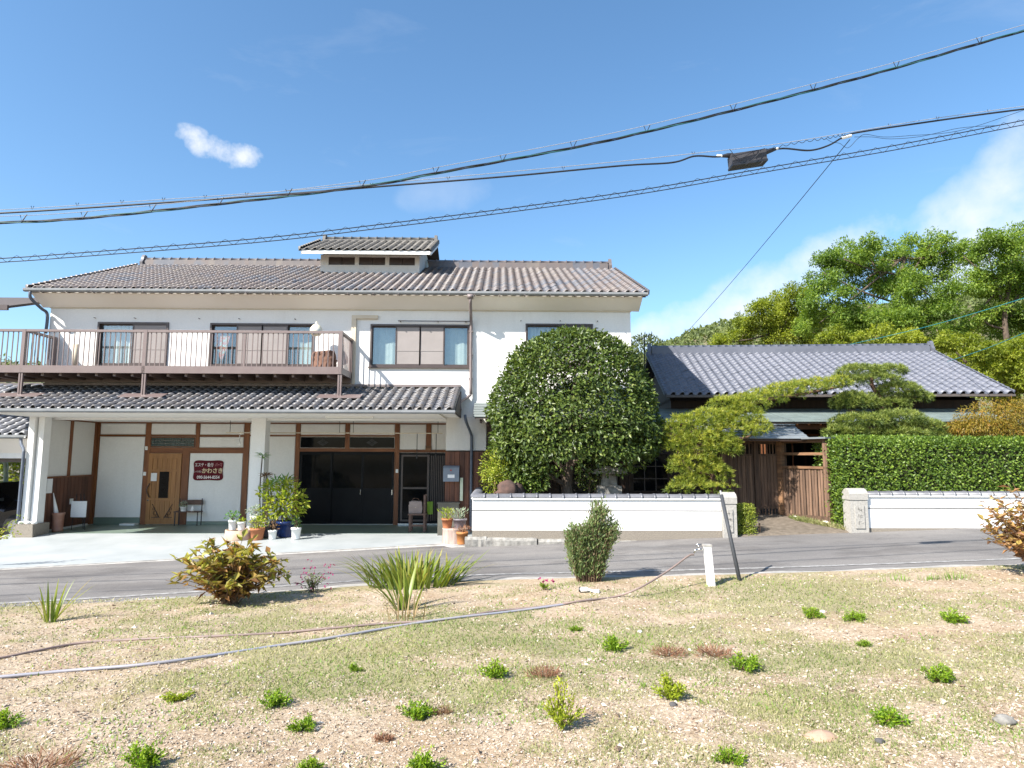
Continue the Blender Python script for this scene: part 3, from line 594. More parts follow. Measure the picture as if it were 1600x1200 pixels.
# three sliding doors with the transom above
MB().ring(-5.57, -2.96, PW-.04, PW-.003, .03, 2.0, .035).build('sliding_door_frame', M['black'], house)
for i in range(3):
    a = -5.53+i*.848; yy = PW-.075+(.028 if i == 1 else 0)
    dd = MB().ring(a, a+.875, yy, yy+.025, .05, 1.965, .05).box(a+.05, a+.825, yy, yy+.025, .93, 1.0).build('sliding_door', M['black'], house)
    box('door_glass', M['darkglass'], dd, a+.05, a+.825, yy+.010, yy+.016, 1.0, 1.915); box('lower_panel', M['black'], dd, a+.05, a+.825, yy+.008, yy+.018, .10, .93)
    if i: box('door_pull', M['steel'], dd, a+(.815 if i == 1 else .835), a+(.822 if i == 1 else .855), yy-.01, yy-.001, .82, .96)
for a, b in ((-5.56, -4.34), (-4.20, -2.97)):
    tw = box('transom_pane', M['darkglass'], back, a, b, PW-.02, PW-.006, 2.11, 2.40); c = (a+b)/2
    for (dx, dz) in ((0, .055), (0, -.055), (.085, 0), (-.085, 0)): MB().prism_y([(c+dx, 2.255+dz-.05), (c+dx+.075, 2.255+dz), (c+dx, 2.255+dz+.05), (c+dx-.075, 2.255+dz)], PW-.028, PW-.0215).build('diamond_ornament', M['metal_dark'], tw)
# entrance door with lattice
en = MB().ring(-2.81, -1.37, PW-.05, PW-.003, .05, 1.97, .05).build('entrance_door', M['black'], house)
MB().ring(-2.75, -1.98, PW-.075, PW-.05, .10, 1.92, .05).box(-2.70, -2.03, PW-.075, PW-.05, .98, 1.03).build('door_leaf', M['alu_dark'], en)
box('door_glass', M['darkglass'], en, -2.70, -2.03, PW-.066, PW-.058, .15, 1.87)
box('door_leaf', M['black'], en, -1.97, -1.39, PW-.046, PW-.03, .10, 1.92)
for i in range(11): box('lattice_bar', M['alu_dark'], en, -1.93+i*.05, -1.93+i*.05+.022, PW-.062, PW-.0465, .12, 1.90)
box('threshold', M['steel'], en, -2.80, -1.38, PW-.12, PW-.05, .005, .05)
for (xx, zz, mt) in ((-2.87, 1.42, 'white'), (-9.79, 1.33, 'white'), (-9.79, 2.03, 'white')): box('wall_switch', M[mt], house, xx-.035, xx+.035, PW-.055, PW-.036, zz, zz+.10)
box('doorplate', M['oldwood_h'], house, -2.09, -1.93, PW-.06, PW-.037, 2.03, 2.17)
# downpipes
dp = MB().box(-.83, -.69, 15.34, 15.5, 5.74, 5.83).tube(spline([(-.76, 15.42, 5.78), (-.76, 15.42, 5.65), (-.76, 15.72, 5.42), (-.76, 15.92, 5.22), (-.76, 15.92, 4.6), (-.75, 15.92, 3.42)], 5), .038, 8).build('downpipe', M['pipe'], house, True)
for zz in (5.0, 4.4, 3.8): box('pipe_clip', M['pipe'], dp, -.81, -.71, 15.90, 15.998, zz, zz+.03)
MB().tube(spline([(-.75, 15.92, 3.42), (-.85, 15.85, 3.32), (-.98, 15.6, 3.2), (-.98, 15.5, 3.0)], 5), .035, 8).build('downpipe_branch', M['pipe'], house, True)
MB().tube(spline([(-.85, 15.25, 2.86), (-.82, 15.25, 2.7), (-.74, 15.85, 2.45), (-.72, 15.93, 2.25), (-.72, 15.93, 1.2), (-.72, 15.93, .05)], 6), .035, 8).build('downpipe', M['pipe_blue'], house, True)
MB().tube(spline([(-11.45, 15.42, 5.84), (-11.45, 15.45, 5.68), (-11.40, 15.75, 5.50), (-11.36, 15.93, 5.38), (-11.36, 15.93, 4.9)], 5), .036, 8).build('downpipe', M['pipe_blue'], house, True)
MB().tube(spline([(-11.62, 15.75, 2.34), (-11.60, 15.75, 2.22), (-11.55, 15.7, 2.14), (-11.35, 15.52, 2.0), (-11.33, 15.5, 1.85), (-11.33, 15.5, 1.0), (-11.33, 15.5, .28)], 6), .034, 8).build('downpipe', M['pipe_blue'], house, True)
# conduit cover of the air conditioner
MB().box(-3.77, -3.66, 15.93, 15.999, 3.66, 5.42).box(-3.66, -3.12, 15.93, 15.999, 5.33, 5.42).build('conduit_cover', M['cream_plastic'], house)
MB().tube([(-2.6, 15.90, 5.27), (-.72, 15.90, 5.27)], .012, 6).build('wall_drying_rod', M['alu_dark'], house)
for xx in (-2.55, -1.6, -.9): box('rod_bracket', M['alu_dark'], house, xx-.012, xx+.012, 15.88, 15.999, 5.262, 5.278)
for xx in (-10.2, -9.2, -7.6, -6.6, -5.2, .5, 1.5, 2.45): MB().bar((xx, 15.999, 5.31), (xx, 15.92, 5.31), .02, .012).bar((xx, 15.92, 5.31), (xx, 15.92, 5.34), .02, .012).build('wall_hook', M['alu_dark'], house)
# ---- balcony
bal = MB().box(-13.0, -3.72, 14.86, 14.94, 3.78, 3.95).box(-13.0, -3.72, 15.88, 15.99, 3.68, 3.92).box(-3.80, -3.72, 14.94, 15.95, 3.79, 3.945).box(-11.14, -11.06, 14.94, 15.95, 3.79, 3.945)
for xx in np.arange(-12.8, -3.9, .415): bal.box(xx, xx+.06, 15.0, 15.88, 3.72, 3.88)
bal = bal.build('balcony', M['alu'], house)
for i in range(7): box('deck_plank', M['alu'], bal, -13.0, -3.80, 14.955+i*.135, 14.955+i*.135+.131, 3.885, 3.91)
def post(x, y): return MB().box(x-.04, x+.04, y-.04, y+.04, 3.78, 4.80).build('balcony_post', M['alu'], bal)
for xx in (-11.10, -8.30, -3.76, -13.0): post(xx, 14.90)
for xx in (-6.0,): MB().box(xx-.025, xx+.025, 14.88, 14.92, 3.95, 4.76).build('balcony_post', M['alu'], bal)
post(-3.76, 15.9); post(-11.10, 15.9)
bm_ = np_mesh('baluster', *(lambda m: (m.v, m.f))(MB().box(-.009, .009, -.009, .009, 3.95, 4.75))); bm_.materials.append(M['alu'])
for xx in np.arange(-12.9, -3.8, .118):
    if min(abs(xx+11.1), abs(xx+8.3), abs(xx+6.0)) > .05: put('baluster', bm_, M['alu'], bal, Matrix.Translation((xx, 14.90, 0)))
for yy in np.arange(15.03, 15.86, .118):
    for xx in (-3.76, -11.10): put('baluster', bm_, M['alu'], bal, Matrix.Translation((xx, yy, 0)))
for a, b in ((-13.0, -11.14), (-11.06, -8.34), (-8.26, -3.80)): box('handrail', M['alu'], bal, a, b, 14.865, 14.935, 4.745, 4.80)
for xx in (-3.76, -11.10): box('handrail', M['alu'], bal, xx-.035, xx+.035, 14.94, 15.86, 4.745, 4.80)
for xx in (-11.10, -8.28, -3.76):
    MB().box(xx-.045, xx-.01, 14.875, 14.925, 3.27, 3.775).box(xx+.01, xx+.045, 14.875, 14.925, 3.27, 3.775).build('support_leg', M['alu'], bal)
    MB().prism_x([(14.72, 3.205), (15.0, 3.30), (15.0, 3.32), (14.72, 3.225)], xx-.48, xx+.52).build('support_plate', M['alu'], bal)
# windows of the upper floor
window(house, *WINS[0], YW, ['gc', 's']); window(house, *WINS[1], YW, ['g', 'sc', 's', 'gb']); window(house, *WINS[2], YW, ['gb', 's', 's', 'gb']); window(house, *WINS[3], YW, ['gc', 's'])
for xx in (-7.3, -6.65): pass

# ------------------------------------------------------------------ carport at the left end, canopy above it
cp = thing('carport', 'tiled carport with white fascia at the end of the house, a black car inside', 'carport', (-14, 18, -.3))
crf = MB().prism_x([(15.80, 2.36), (19.8, 4.08), (19.8, 3.98), (15.80, 2.28)], -19.0, -11.46).build('roof', M['under'], cp)
M['tile_car'] = tile_mat('blue_grey_roof_tile', [(.12, .125, .145), (.16, .165, .185), (.2, .2, .21)], .262, -19.0, .23, 15.78, rough=.4)
tile_roof(crf, -18.95, 28, .2635, 15.76, 2.38, .43, 16, .25, 3, M['tile_car'], verge=True)
gutter('gutter', cp, -19, -11.5, 15.72, 2.335, M['gutter'], .05)
MB().prism_x([(15.84, 2.28), (16.3, 1.93), (16.5, 1.93), (16.5, 2.28)], -19, -11.46).build('eave_cove', M['soffit'], cp)
box('fascia_wall', M['plaster'], cp, -19, -11.46, 16.3, 16.45, 1.80, 1.93)
box('lintel', M['alu_dark'], cp, -19, -11.5, 16.5, 16.62, 1.70, 1.86)
box('post', M['plaster'], cp, -11.62, -11.42, 16.32, 16.6, -.32, 1.8)
box('side_wall', M['plaster_old'], cp, -11.46, -11.36, 16.6, 22.0, -.32, 2.6)
for xx in (-13.6, -18.7): box('post', M['alu_dark'], cp, xx, xx+.1, 21.8, 21.9, -.32, 3.9)
box('back_beam', M['alu_dark'], cp, -19, -11.46, 21.78, 21.92, 2.0, 2.15)
MB().prism_x([(19.8, 4.08), (22.2, 3.1), (22.2, 3.02), (19.8, 3.98)], -19.0, -11.46).build('rear_roof', M['under'], cp)
o = MB().prism_x([(15.0, 5.38), (17.2, 6.12), (17.2, 6.06), (15.0, 5.32)], -16.5, -11.62).build('canopy_roof', M['under'], None); tag(o, 'brown flat canopy roof jutting out beside the upper storey', 'canopy')
box('canopy_edge', M['alu_dark'], o, -16.5, -11.6, 14.94, 14.998, 5.27, 5.39)
# black car under the carport, nose to the right
car = thing('car', 'black car parked in the shade of the carport', 'car', (-14.0, 18.2, -.32))
cx, cz = -14.0, -.32
bodyp = [(-2.2, .35), (2.1, .35), (2.2, .55), (2.15, .80), (1.9, .90), (.95, 1.00), (.25, 1.45), (-1.3, 1.50), (-2.0, 1.15), (-2.2, .95)]
def loft(prof, ys, sc):
    V = []; n = len(prof)
    for y, s in zip(ys, sc):
        for (a, b) in prof: V.append((cx+a*(.97+.03*s), 18.2+y, cz+(.35+(b-.35)*(s if b > .9 else 1))))
    F = [(i*n+k, i*n+(k+1) % n, (i+1)*n+(k+1) % n, (i+1)*n+k) for i in range(len(ys)-1) for k in range(n)]+[tuple(range(n)), tuple((len(ys)-1)*n+k for k in range(n))][:2]
    return V, F
V, F = loft(bodyp, [-.86, -.80, -.55, .55, .80, .86], [.55, .72, 1, 1, .72, .55]); centred('body', V, F, M['car'], car)
MB().prism_y([(cx+.92, cz+.98), (cx+.30, cz+1.38), (cx-.30, cz+1.40), (cx-.30, cz+.98)], 17.395, 17.42).build('side_window', M['darkglass'], car)
MB().prism_y([(cx-.36, cz+.98), (cx-.36, cz+1.40), (cx-1.2, cz+1.40), (cx-1.75, cz+1.05)], 17.395, 17.42).build('side_window', M['darkglass'], car)
for wx in (-1.35, 1.35):
    for wy in (-.86, .86):
        w = MB(); pts = [(cx+wx+.33*math.cos(t), 18.2+wy+dy, cz+.33+.33*math.sin(t)) for dy in (-.1, .1) for t in np.linspace(0, 2*math.pi, 20, endpoint=False)]
        w.add(pts, [tuple(range(20)), tuple(range(39, 19, -1))]+[(i, (i+1) % 20, 20+(i+1) % 20, 20+i) for i in range(20)]); w = w.build('wheel', M['tyre'], car)
        pts = [(cx+wx+.2*math.cos(t), 18.2+wy+dy*1.0, cz+.33+.2*math.sin(t)) for dy in (-.11, .11) for t in np.linspace(0, 2*math.pi, 12, endpoint=False)]
        MB().add(pts, [tuple(range(12)), tuple(range(23, 11, -1))]+[(i, (i+1) % 12, 12+(i+1) % 12, 12+i) for i in range(12)]).build('rim', M['rim'], w)
for wy in (-.6, .6): box('headlight', M['white'], car, cx+2.12, cx+2.20, 18.2+wy-.16, 18.2+wy+.16, cz+.66, cz+.80)
box('mirror', M['car'], car, cx+.75, cx+.9, 17.2, 17.36, cz+.95, cz+1.08)
o = MB().tube(spline([at(-6, 724, 19.5), at(6, 722, 19.5), at(9, 726, 19.5), at(9, 760, 19.5), at(8, 830, 19.5)], 4), .06, 8).build('pole', mat('pale_green_pole', (.45, .6, .5), rough=.5), None, True); tag(o, 'pale green bent pole standing behind the black car', 'pole')

# ------------------------------------------------------------------ one-storey house on the right
TX = Matrix.Translation((4.65, 17.7, 0)) @ Matrix.Rotation(RH_ROT, 4, 'Z')
rh = thing('house', 'low traditional house with a wide silver-grey tiled roof and dark timber walls', 'house', (4.5, 2, .4))
RS = .483; RL = 9.15
rr = MB().prism_x([(0.03, 3.60), (3.54, 3.60+RS*3.51), (7.1, 3.60), (7.1, 3.52), (3.54, 3.50+RS*3.51), (.03, 3.52)], -.02, RL+.02).build('roof', M['under'], rh)
tile_roof(rr, -.03, 38, .2415, 0, 3.625, RS, 18, .2195, 7, M['tile_right'])
ridge(rr, .05, RL-.05, 3.54, 5.36, M['tile_right'], seg=.2415, hgt=.17, wid=.14, capr=.07, knob=False)
box('gutter', M['under'], rh, -.05, RL+.05, -.05, .02, 3.53, 3.585)
box('wall', M['dark_board'], rh, .25, RL-.3, .95, 1.07, .3, 3.52)
MB().box(.25, .37, 1.07, 6.2, .3, 3.6).prism_x([(1.07, 3.5), (3.54, 4.9), (6.1, 3.5)], .25, .37).box(RL-.42, RL-.3, 1.07, 6.2, .3, 3.6).prism_x([(1.07, 3.5), (3.54, 4.9), (6.1, 3.5)], RL-.42, RL-.3).box(.25, RL-.3, 6.1, 6.2, .3, 3.6).build('side_wall', M['dark_board'], rh)
hs = MB().prism_x([(-.80, 2.80), (.95, 3.27), (.95, 3.22), (-.80, 2.765)], -1.25, RL-.5).build('skirt_roof', M['under'], rh)
M['copper'] = mat('verdigris_copper_sheet', (.185, .225, .215), (.14, .17, .165), rough=.5, scale=2.2, bump=.08, vary=.08)
for i in range(8):
    t0, t1 = i/8, (i+1)/8; nseg = 12; w = (RL+.82)/nseg
    for j in range(nseg):
        a = -1.28+j*w+(w/2 if i % 2 else 0)*.6; b = min(a+w-.006, RL-.46)
        MB().prism_x([(-.83+1.78*t0, 2.806+.475*t0), (-.83+1.78*t0, 2.822+.475*t0), (-.83+1.78*t1+.03, 2.812+.475*t1), (-.83+1.78*t1+.03, 2.804+.475*t1)], a, b).build('copper_sheet', M['copper'], hs)
box('eave_beam', M['timber_h'], rh, -1.1, RL-.6, -.62, -.50, 2.62, 2.765)
for xx in np.arange(-1.0, RL-.7, .3): MB().bar((xx, -.78, 2.755), (xx, .9, 3.19), .05, .06).build('rafter', M['timber'], hs)
for xx in (2.3, 4.55, 5.1, 7.4): box('porch_post', M['timber'], rh, xx, xx+.14, -.62, -.48, .35, 2.62)
for (a, b) in ((2.9, 4.4), (5.4, 7.2)):
    f = MB().ring(a, b, .90, .948, .75, 2.55, .06).build('window', M['timber'], rh); m = (a+b)/2
    box('pane', M['darkglass'], f, a+.06, m-.02, .925, .935, .81, 2.49); box('pane', M['darkglass'], f, m+.02, b-.06, .925, .935, .81, 2.49); box('mullion', M['timber'], f, m-.02, m+.02, .905, .945, .81, 2.49)
TX = Matrix.Identity(4)
# dark link between the two houses, with a barred window
lk = thing('link_wall', 'dark timber wall with a barred window in the gap between the houses', 'wall', (4.1, 17.0, .4))
box('wall_panel', M['dark_board'], lk, 3.32, 5.3, 17.0, 17.1, .2, 2.75)
f = MB().ring(3.45, 4.45, 16.94, 16.998, .95, 2.0, .05).build('window', M['dark_board'], lk)
box('pane', M['darkglass'], f, 3.5, 4.4, 16.97, 16.98, 1.0, 1.95)
for xx in (3.78, 4.08): box('window_bar', M['alu_dark'], f, xx, xx+.025, 16.945, 16.968, 1.0, 1.95)
for zz in (1.3, 1.62): box('window_bar', M['alu_dark'], f, 3.5, 4.4, 16.93, 16.944, zz, zz+.025)

# ------------------------------------------------------------------ white garden walls with tiled coping
M['coping'] = mat('silver_coping_tile', (.13, .133, .15), (.095, .098, .115), rough=.42, scale=8, bump=.1, vary=.12, spec=.6)
YG = 13.42
def coping_tile(w, r=.10):
    V = []; m = 8
    for (x, q) in ((0, 1.0), (w*.86, 1.0), (w*.86, 1.16), (w, 1.16)):
        for k in range(m+1):
            t = math.pi*k/m; V.append((x, -math.cos(t)*r*q, math.sin(t)*r*.72*q))
    F = [(a*(m+1)+k, a*(m+1)+k+1, (a+1)*(m+1)+k+1, (a+1)*(m+1)+k) for a in range(3) for k in range(m)]+[tuple(range(m, -1, -1)), tuple(3*(m+1)+k for k in range(m+1))]
    return V, F
def garden_wall(label, x0, x1, ztop, zwhite, zbase, zfoot, ret=None, nt=None):
    w = thing('garden_wall', label, 'wall', ((x0+x1)/2, YG, zbase), 'white walls along the road')
    zm = (ztop+zwhite)/2+.02
    for (a, b) in ((zwhite, zm-.011), (zm+.011, ztop-.13)): box('plaster_band', M['plaster'], w, x0, x1, YG-.005, YG+.13, a, b)
    box('band_joint', M['joint'], w, x0+.005, x1-.005, YG+.02, YG+.12, zm-.011, zm+.011)
    box('plinth', M['aggregate'], w, x0+.003, x1-.003, YG-.002, YG+.125, zfoot, zwhite)
    box('coping_bed', M['white'], w, x0-.005, x1+.005, YG-.04, YG+.165, ztop-.13, ztop-.095)
    n = nt or int(round((x1-x0)/.272)); pw = (x1-x0)/n; V, F = coping_tile(pw*1.0); me = np_mesh('coping_tile', V, F, True); me.materials.append(M['coping'])
    for i in range(n): put('coping_tile', me, M['coping'], w, Matrix.Translation((x0+i*pw, YG+.06, ztop-.085+.003*rng.standard_normal())))
    if ret:
        for (a, b) in ((zwhite, zm-.011), (zm+.011, ztop-.13)): box('plaster_band', M['plaster'], w, x0, x0+.13, YG+.13, ret, a, b)
        box('coping_bed', M['white'], w, x0-.03, x0+.16, YG+.165, ret, ztop-.129, ztop-.094)
        nn = int((ret-YG)/.272)
        for i in range(nn): put('coping_tile', me, M['coping'], w, Matrix.Translation((x0+.06, YG+.12+i*.272, ztop-.085)) @ Matrix.Rotation(R(90), 4, 'Z'))
    return w
p0 = at(738, 770, YG); p1 = at(1126, 770, YG)
garden_wall('long white garden wall with tiled coping below the round clipped tree', p0[0], p1[0], 1.13, .375, .25, -.15, ret=15.9)
q0 = at(1353, 765, YG)
garden_wall('white garden wall with tiled coping in front of the tall clipped hedge', q0[0], 16.5, 1.20, .43, .30, .1)
for i, (a, b) in enumerate([(-.72, -.28), (-.30, .75), (.78, 1.55), (1.58, 2.3), (2.3, 3.1)]):
    V, F = [], []; n = 9
    rs = MB(); xs = np.linspace(a, b, n); zz = .255-.02*i-.015*rng.random(n); yf = YG-.09-.03*rng.random(n)
    for x, z, y in zip(xs, zz, yf): rs.v += [(x, y, -.4), (x, y-.01*rng.random(), z-.05), (x, y+.035, z), (x, YG+.02, z+.002)]
    for j in range(n-1):
        for k in range(3): rs.f.append((j*4+k, (j+1)*4+k, (j+1)*4+k+1, j*4+k+1))
    rs.f += [(0, 1, 2, 3), ((n-1)*4+3, (n-1)*4+2, (n-1)*4+1, (n-1)*4)]
    st = rs.build('footing_stone', M['stone'], None); tag(st, ['rough footing stone under the end corner of the long white wall', 'longest rough footing stone under the long white wall', 'rough footing stone beside the longest one under the white wall', 'low footing stone behind the bushy upright shrub', 'last thin footing stone along the foot of the white wall'][i], 'stone', 'footing stones under the long wall')
def pillar(label, pxa, pxb, ytop, ybot):
    a = at(pxa, ytop, YG-.05); b = at(pxb, ytop, YG-.05); zb = at(pxa, ybot, YG-.05)[2]-.1; zt = a[2]; w = b[0]-a[0]; x0 = a[0]; y0 = YG-.09; d = .30
    t = thing('gate_pillar', label, 'pillar', (x0+w/2, y0+d/2, zb), 'stone pillars of the gateway')
    MB().box(x0+.012, x0+w-.012, y0+.012, y0+d, zb, zt-.27).build('shaft', M['pillar'], t)
    cap = MB(); prof = [(0, 0), (.0, .13), (.06, .20), (.14, .235), (d-.14, .235), (d-.06, .2), (d, .13), (d, 0)]
    cap.prism_x([(y0+u, zt-.25+v) for u, v in prof], x0, x0+w); cap.box(x0+.02, x0+w-.02, y0+.02, y0+d-.02, zt-.27, zt-.25); cap.build('cap', M['pillar'], t)
    pl = box('name_tablet', M['pillar'], t, x0+.10, x0+w-.10, y0-.008, y0+.02, zb+.16, zt-.36)
    ch = MB()                                       # worn, illegible carving
    z = zt-.42
    while z > zb+.24:
        for _ in range(4):
            xx = x0+w/2+.055*(rng.random()-.5)*2*.7; zz = z-.05+.05*rng.random(); hh = rng.random() < .5
            ch.box(xx-(.028 if hh else .006), xx+(.028 if hh else .006), y0-.013, y0-.0075, zz-(.005 if hh else .03), zz+(.005 if hh else .03))
        z -= .13
    ch.build('worn_carving', M['stone'], pl); return t
pillar('stone gate pillar at the end of the long wall with the leaning stay in front', 1127, 1150, 768, 836)
pillar('stone gate pillar between the tall hedge and the short white wall', 1325, 1354, 762, 830)

# ------------------------------------------------------------------ roofed gate and board fence
YK = 15.3
gate = thing('gate', 'dark roofed timber gate with plank doors between the two pines', 'gate', tuple(at(1190, 800, YK)))
g0, g1 = at(1140, 690, YK), at(1222, 690, YK); zg0 = at(1190, 806, YK)[2]; zt = g0[2]
xl, xr = g0[0]-.25, g1[0]
for (a, b) in ((xl, xl+.13), (g0[0]+.55, g0[0]+.63), (xr-.09, xr+.06)): box('gate_post', M['oldwood'], gate, a, b, YK-.07, YK+.07, zg0-.1, zt)
box('gate_beam', M['oldwood_h'], gate, xl-.15, xr+.25, YK-.08, YK+.08, zt, zt+.14)
for (a, b) in ((xl+.13, g0[0]+.55), (g0[0]+.63, xr-.09)):
    lf = MB().box(a+.01, b-.01, YK-.03, YK+.02, zt-.06, zt-.01).box(a+.005, a+.04, YK-.032, YK+.022, zg0+.02, zt-.01).box(b-.04, b-.005, YK-.032, YK+.022, zg0+.02, zt-.01).box(a+.01, b-.01, YK-.03, YK+.02, zt-.34, zt-.29).box(a+.01, b-.01, YK-.028, YK+.018, zg0+.17, zg0+.24).build('gate_door', M['oldwood'], gate)
    n = 7; w = (b-a-.02)/n
    for i in range(n):
        box('gate_plank', M['oldwood'], lf, a+.01+i*w+.004, a+.01+(i+1)*w-.004, YK-.022-.006*(i % 2), YK+.01, zg0+.24, zt-.34)
        box('gate_bar', M['oldwood'], lf, a+.01+i*w, a+.01+i*w+.025, YK-.02, YK+.01, zt-.29, zt-.06)
        box('gate_bar', M['oldwood'], lf, a+.01+i*w, a+.01+i*w+.022, YK-.02, YK+.01, zg0+.02, zg0+.17)
e0 = at(1263, 686, YK-.75); rd = at(1248, 666, YK); ge = e0[2]; gr = rd[2]
gro = MB().prism_x([(YK-.75, ge), (YK, gr), (YK+.75, ge), (YK+.75, ge-.05), (YK, gr-.06), (YK-.75, ge-.05)], xl-.55, e0[0]).build('gate_roof', M['dark_board'], gate)
M['sheet'] = mat('grey_metal_sheet', (.20, .22, .235), (.155, .17, .185), rough=.4, scale=5, bump=.05, vary=.1)
for i in range(5):
    t0, t1 = i/5, (i+1)/5; dz = gr-ge
    MB().prism_x([(YK-.78+.78*t0, ge+.006+dz*t0), (YK-.78+.78*t0, ge+.026+dz*t0), (YK-.78+.78*t1+.02, ge+.012+dz*t1), (YK-.78+.78*t1+.02, ge+.005+dz*t1)], xl-.58, e0[0]+.03).build('sheet_course', M['sheet'], gro)
box('ridge_cap', M['sheet'], gro, xl-.58, e0[0]+.03, YK-.06, YK+.06, gr+.02, gr+.05)
# board fence running forward from the gate to the hedge
fa = at(1226, 803, YK-.1); fb = at(1296, 816, 14.15)
fn = thing('board_fence', 'weathered brown board fence beside the gate, open rails on top', 'fence', ((fa[0]+fb[0])/2, 14.7, fa[2]))
A = np.array([fa[0], YK-.1]); B = np.array([fb[0], 14.15]); zlo, zhi = at(1230, 805, YK-.1)[2], at(1230, 731, YK-.1)[2]
d = (B-A)/np.linalg.norm(B-A); Ln = np.linalg.norm(B-A); ang = math.atan2(d[1], d[0]); n = 15
FM = Matrix.Translation((A[0], A[1], 0)) @ Matrix.Rotation(ang, 4, 'Z')
def fpart(name, mt, *b):
    m = MB().box(*b); V = np.array([FM @ Vector(p) for p in m.v]); return centred(name, V, m.f, mt, fn)
for i in range(n): fpart('fence_board', M['fenceboard'], i*Ln/n+.011, (i+1)*Ln/n-.011, -.012-.012*(i % 2), .012, zlo-.02+.02*rng.random(), zhi)
fpart('rail', M['oldwood_h'], -.02, Ln, -.05, -.026, zhi-.01, zhi+.05); fpart('rail', M['oldwood_h'], -.02, Ln+.05, -.02, .05, zhi+.30, zhi+.36)
fpart('rail', M['oldwood'], -.02, Ln+.02, -.055, -.03, zlo-.05, zlo+.06); fpart('rail', M['oldwood_h'], -.02, Ln+.05, -.02, .05, zhi+.58, zhi+.66)
MB().prism_y([(0, 0), (1, 0), (1, 1)], 0, 1)
fpart('fence_post', M['oldwood_h'], -.10, .02, -.07, .06, zlo-.1, zhi+.66); fpart('fence_post', M['oldwood'], Ln-.05, Ln+.06, -.05, .06, zlo-.1, zhi+.66)
fpart('fence_cap', M['sheet'], -.05, Ln+.12, -.16, .18, zhi+.66, zhi+.70)
for px, yy in ((1245, 810), (1292, 818)):
    c = at(px, yy, 14.9 if px < 1260 else 14.2)
    o = MB().lathe((c[0], c[1], c[2]-.05), [(.09, 0), (.11, .05), (.09, .10), (.03, .12)], 9).build('footing_stone', M['white'], None, True); tag(o, 'small white stone under the gate end of the board fence' if px < 1260 else 'small white stone under the hedge end of the board fence', 'stone', 'stones under the fence')

# ------------------------------------------------------------------ things on and around the porch
def rounded(pts, n=4): return pts
sg = thing('shop_sign', 'maroon scalloped shop sign with white and cream Japanese lettering', 'sign', (-7.9, PW-.04, 1.2))
sx, sz, sw, shh = -8.06, 1.475, .42, .285
out = []
for t in np.linspace(0, 2*math.pi, 72, endpoint=False):
    c, s = math.cos(t), math.sin(t); k = (abs(c)**6+abs(s)**6)**(-1/6); x, z = c*k, s*k
    x *= 1-.07*(math.cos(z*math.pi)*.5+.5); z *= 1-.07*(math.cos(x*math.pi)*.5+.5); out.append((sx+x*sw, sz+z*shh))
MB().prism_y(out, PW-.045, PW-.024).build('panel', M['sign'], sg)
def text(body, x, z, size, mt, width, parent, y=PW-.0475, bold=.006):
    c = bpy.data.curves.new('lettering', 'FONT'); c.body = body; c.size = size; c.align_x = 'CENTER'; c.extrude = .001; c.offset = bold*size; c.materials.append(mt)
    o = bpy.data.objects.new('lettering', c); col.objects.link(o); bpy.context.view_layer.update(); wd = max(o.dimensions.x, 1e-3)
    me = bpy.data.meshes.new_from_object(o); bpy.data.objects.remove(o); me.materials.clear(); me.materials.append(mt); o = bpy.data.objects.new('lettering', me); col.objects.link(o)
    o.parent = parent; o.matrix_parent_inverse = MW[parent.name].inverted()
    o.matrix_basis = Matrix.Translation((x, y, z)) @ Matrix.Rotation(R(90), 4, 'X') @ Matrix.Diagonal((width/wd, 1, 1, 1)); return o
text('エステ・着付', sx-.12, sz+.11, .115, M['letter'], .50, sg); text('・パーマ', sx+.245, sz+.11, .115, M['pinkletter'], .24, sg)
text('ビューティサロン', sx-.29, sz-.055, .062, M['letter'], .22, sg); text('かわさき', sx+.115, sz-.065, .155, M['cream'], .56, sg, bold=.02)
text('090-5644-8554', sx+.01, sz-.225, .115, M['letter'], .62, sg, bold=.02)
def tagbox(name, label, cat, mt, *b, group=None): return tag(box(name, mt, None, *b), label, cat, group)
tagbox('notice', 'sheet of paper pinned to the oak salon door', 'notice', M['paper'], -9.60, -9.44, PW-.072, PW-.0645, 1.18, 1.40)
tagbox('notice', 'white notice fixed to the reddish boards beside the column', 'notice', M['paper'], -11.145, -11.138, 16.10, 16.30, .95, 1.30)
tagbox('outlet', 'small white outlet on the reddish side boards', 'outlet', M['white'], -11.148, -11.13, 17.0, 17.12, .62, .76)
tagbox('floor_mat', 'white tray lying on the floor by the salon door', 'tray', M['white'], -10.25, -9.85, 17.72, 17.93, .006, .05)
# umbrella stand
us = thing('umbrella_stand', 'terracotta umbrella stand with a folded white umbrella beside the column', 'umbrella stand', (-10.93, 16.3, 0))
MB().lathe((-10.93, 16.3, .0), [(.115, 0), (.12, .06), (.115, .07), (.125, .40), (.14, .42), (.14, .47), (.115, .47), (.10, .08)], 18).build('pot', mat('brown_pottery', (.25, .09, .05), (.34, .2, .15), rough=.5, scale=3), us, True)
u = MB().tube([(-10.93, 16.3, .1), (-11.0, 16.3, .5), (-11.10, 16.3, .95)], [.02, .05, .008], 8).build('umbrella', M['white'], None, True); tag(u, 'folded white umbrella standing in the terracotta stand', 'umbrella')
# easel sign
es = thing('easel_sign', 'white board on a thin black easel near the reddish boards', 'sign', (-10.72, 16.75, 0))
box('board', M['paper'], es, -10.90, -10.52, 16.70, 16.72, .32, .72)
MB().tube([(-10.88, 16.74, .0), (-10.80, 16.73, .9)], .01, 5).tube([(-10.54, 16.74, 0), (-10.62, 16.73, .9)], .01, 5).tube([(-10.71, 16.95, 0), (-10.71, 16.74, .9)], .01, 5).tube([(-10.86, 16.71, .31), (-10.56, 16.71, .31)], .01, 5).build('easel', M['metal_dark'], es)
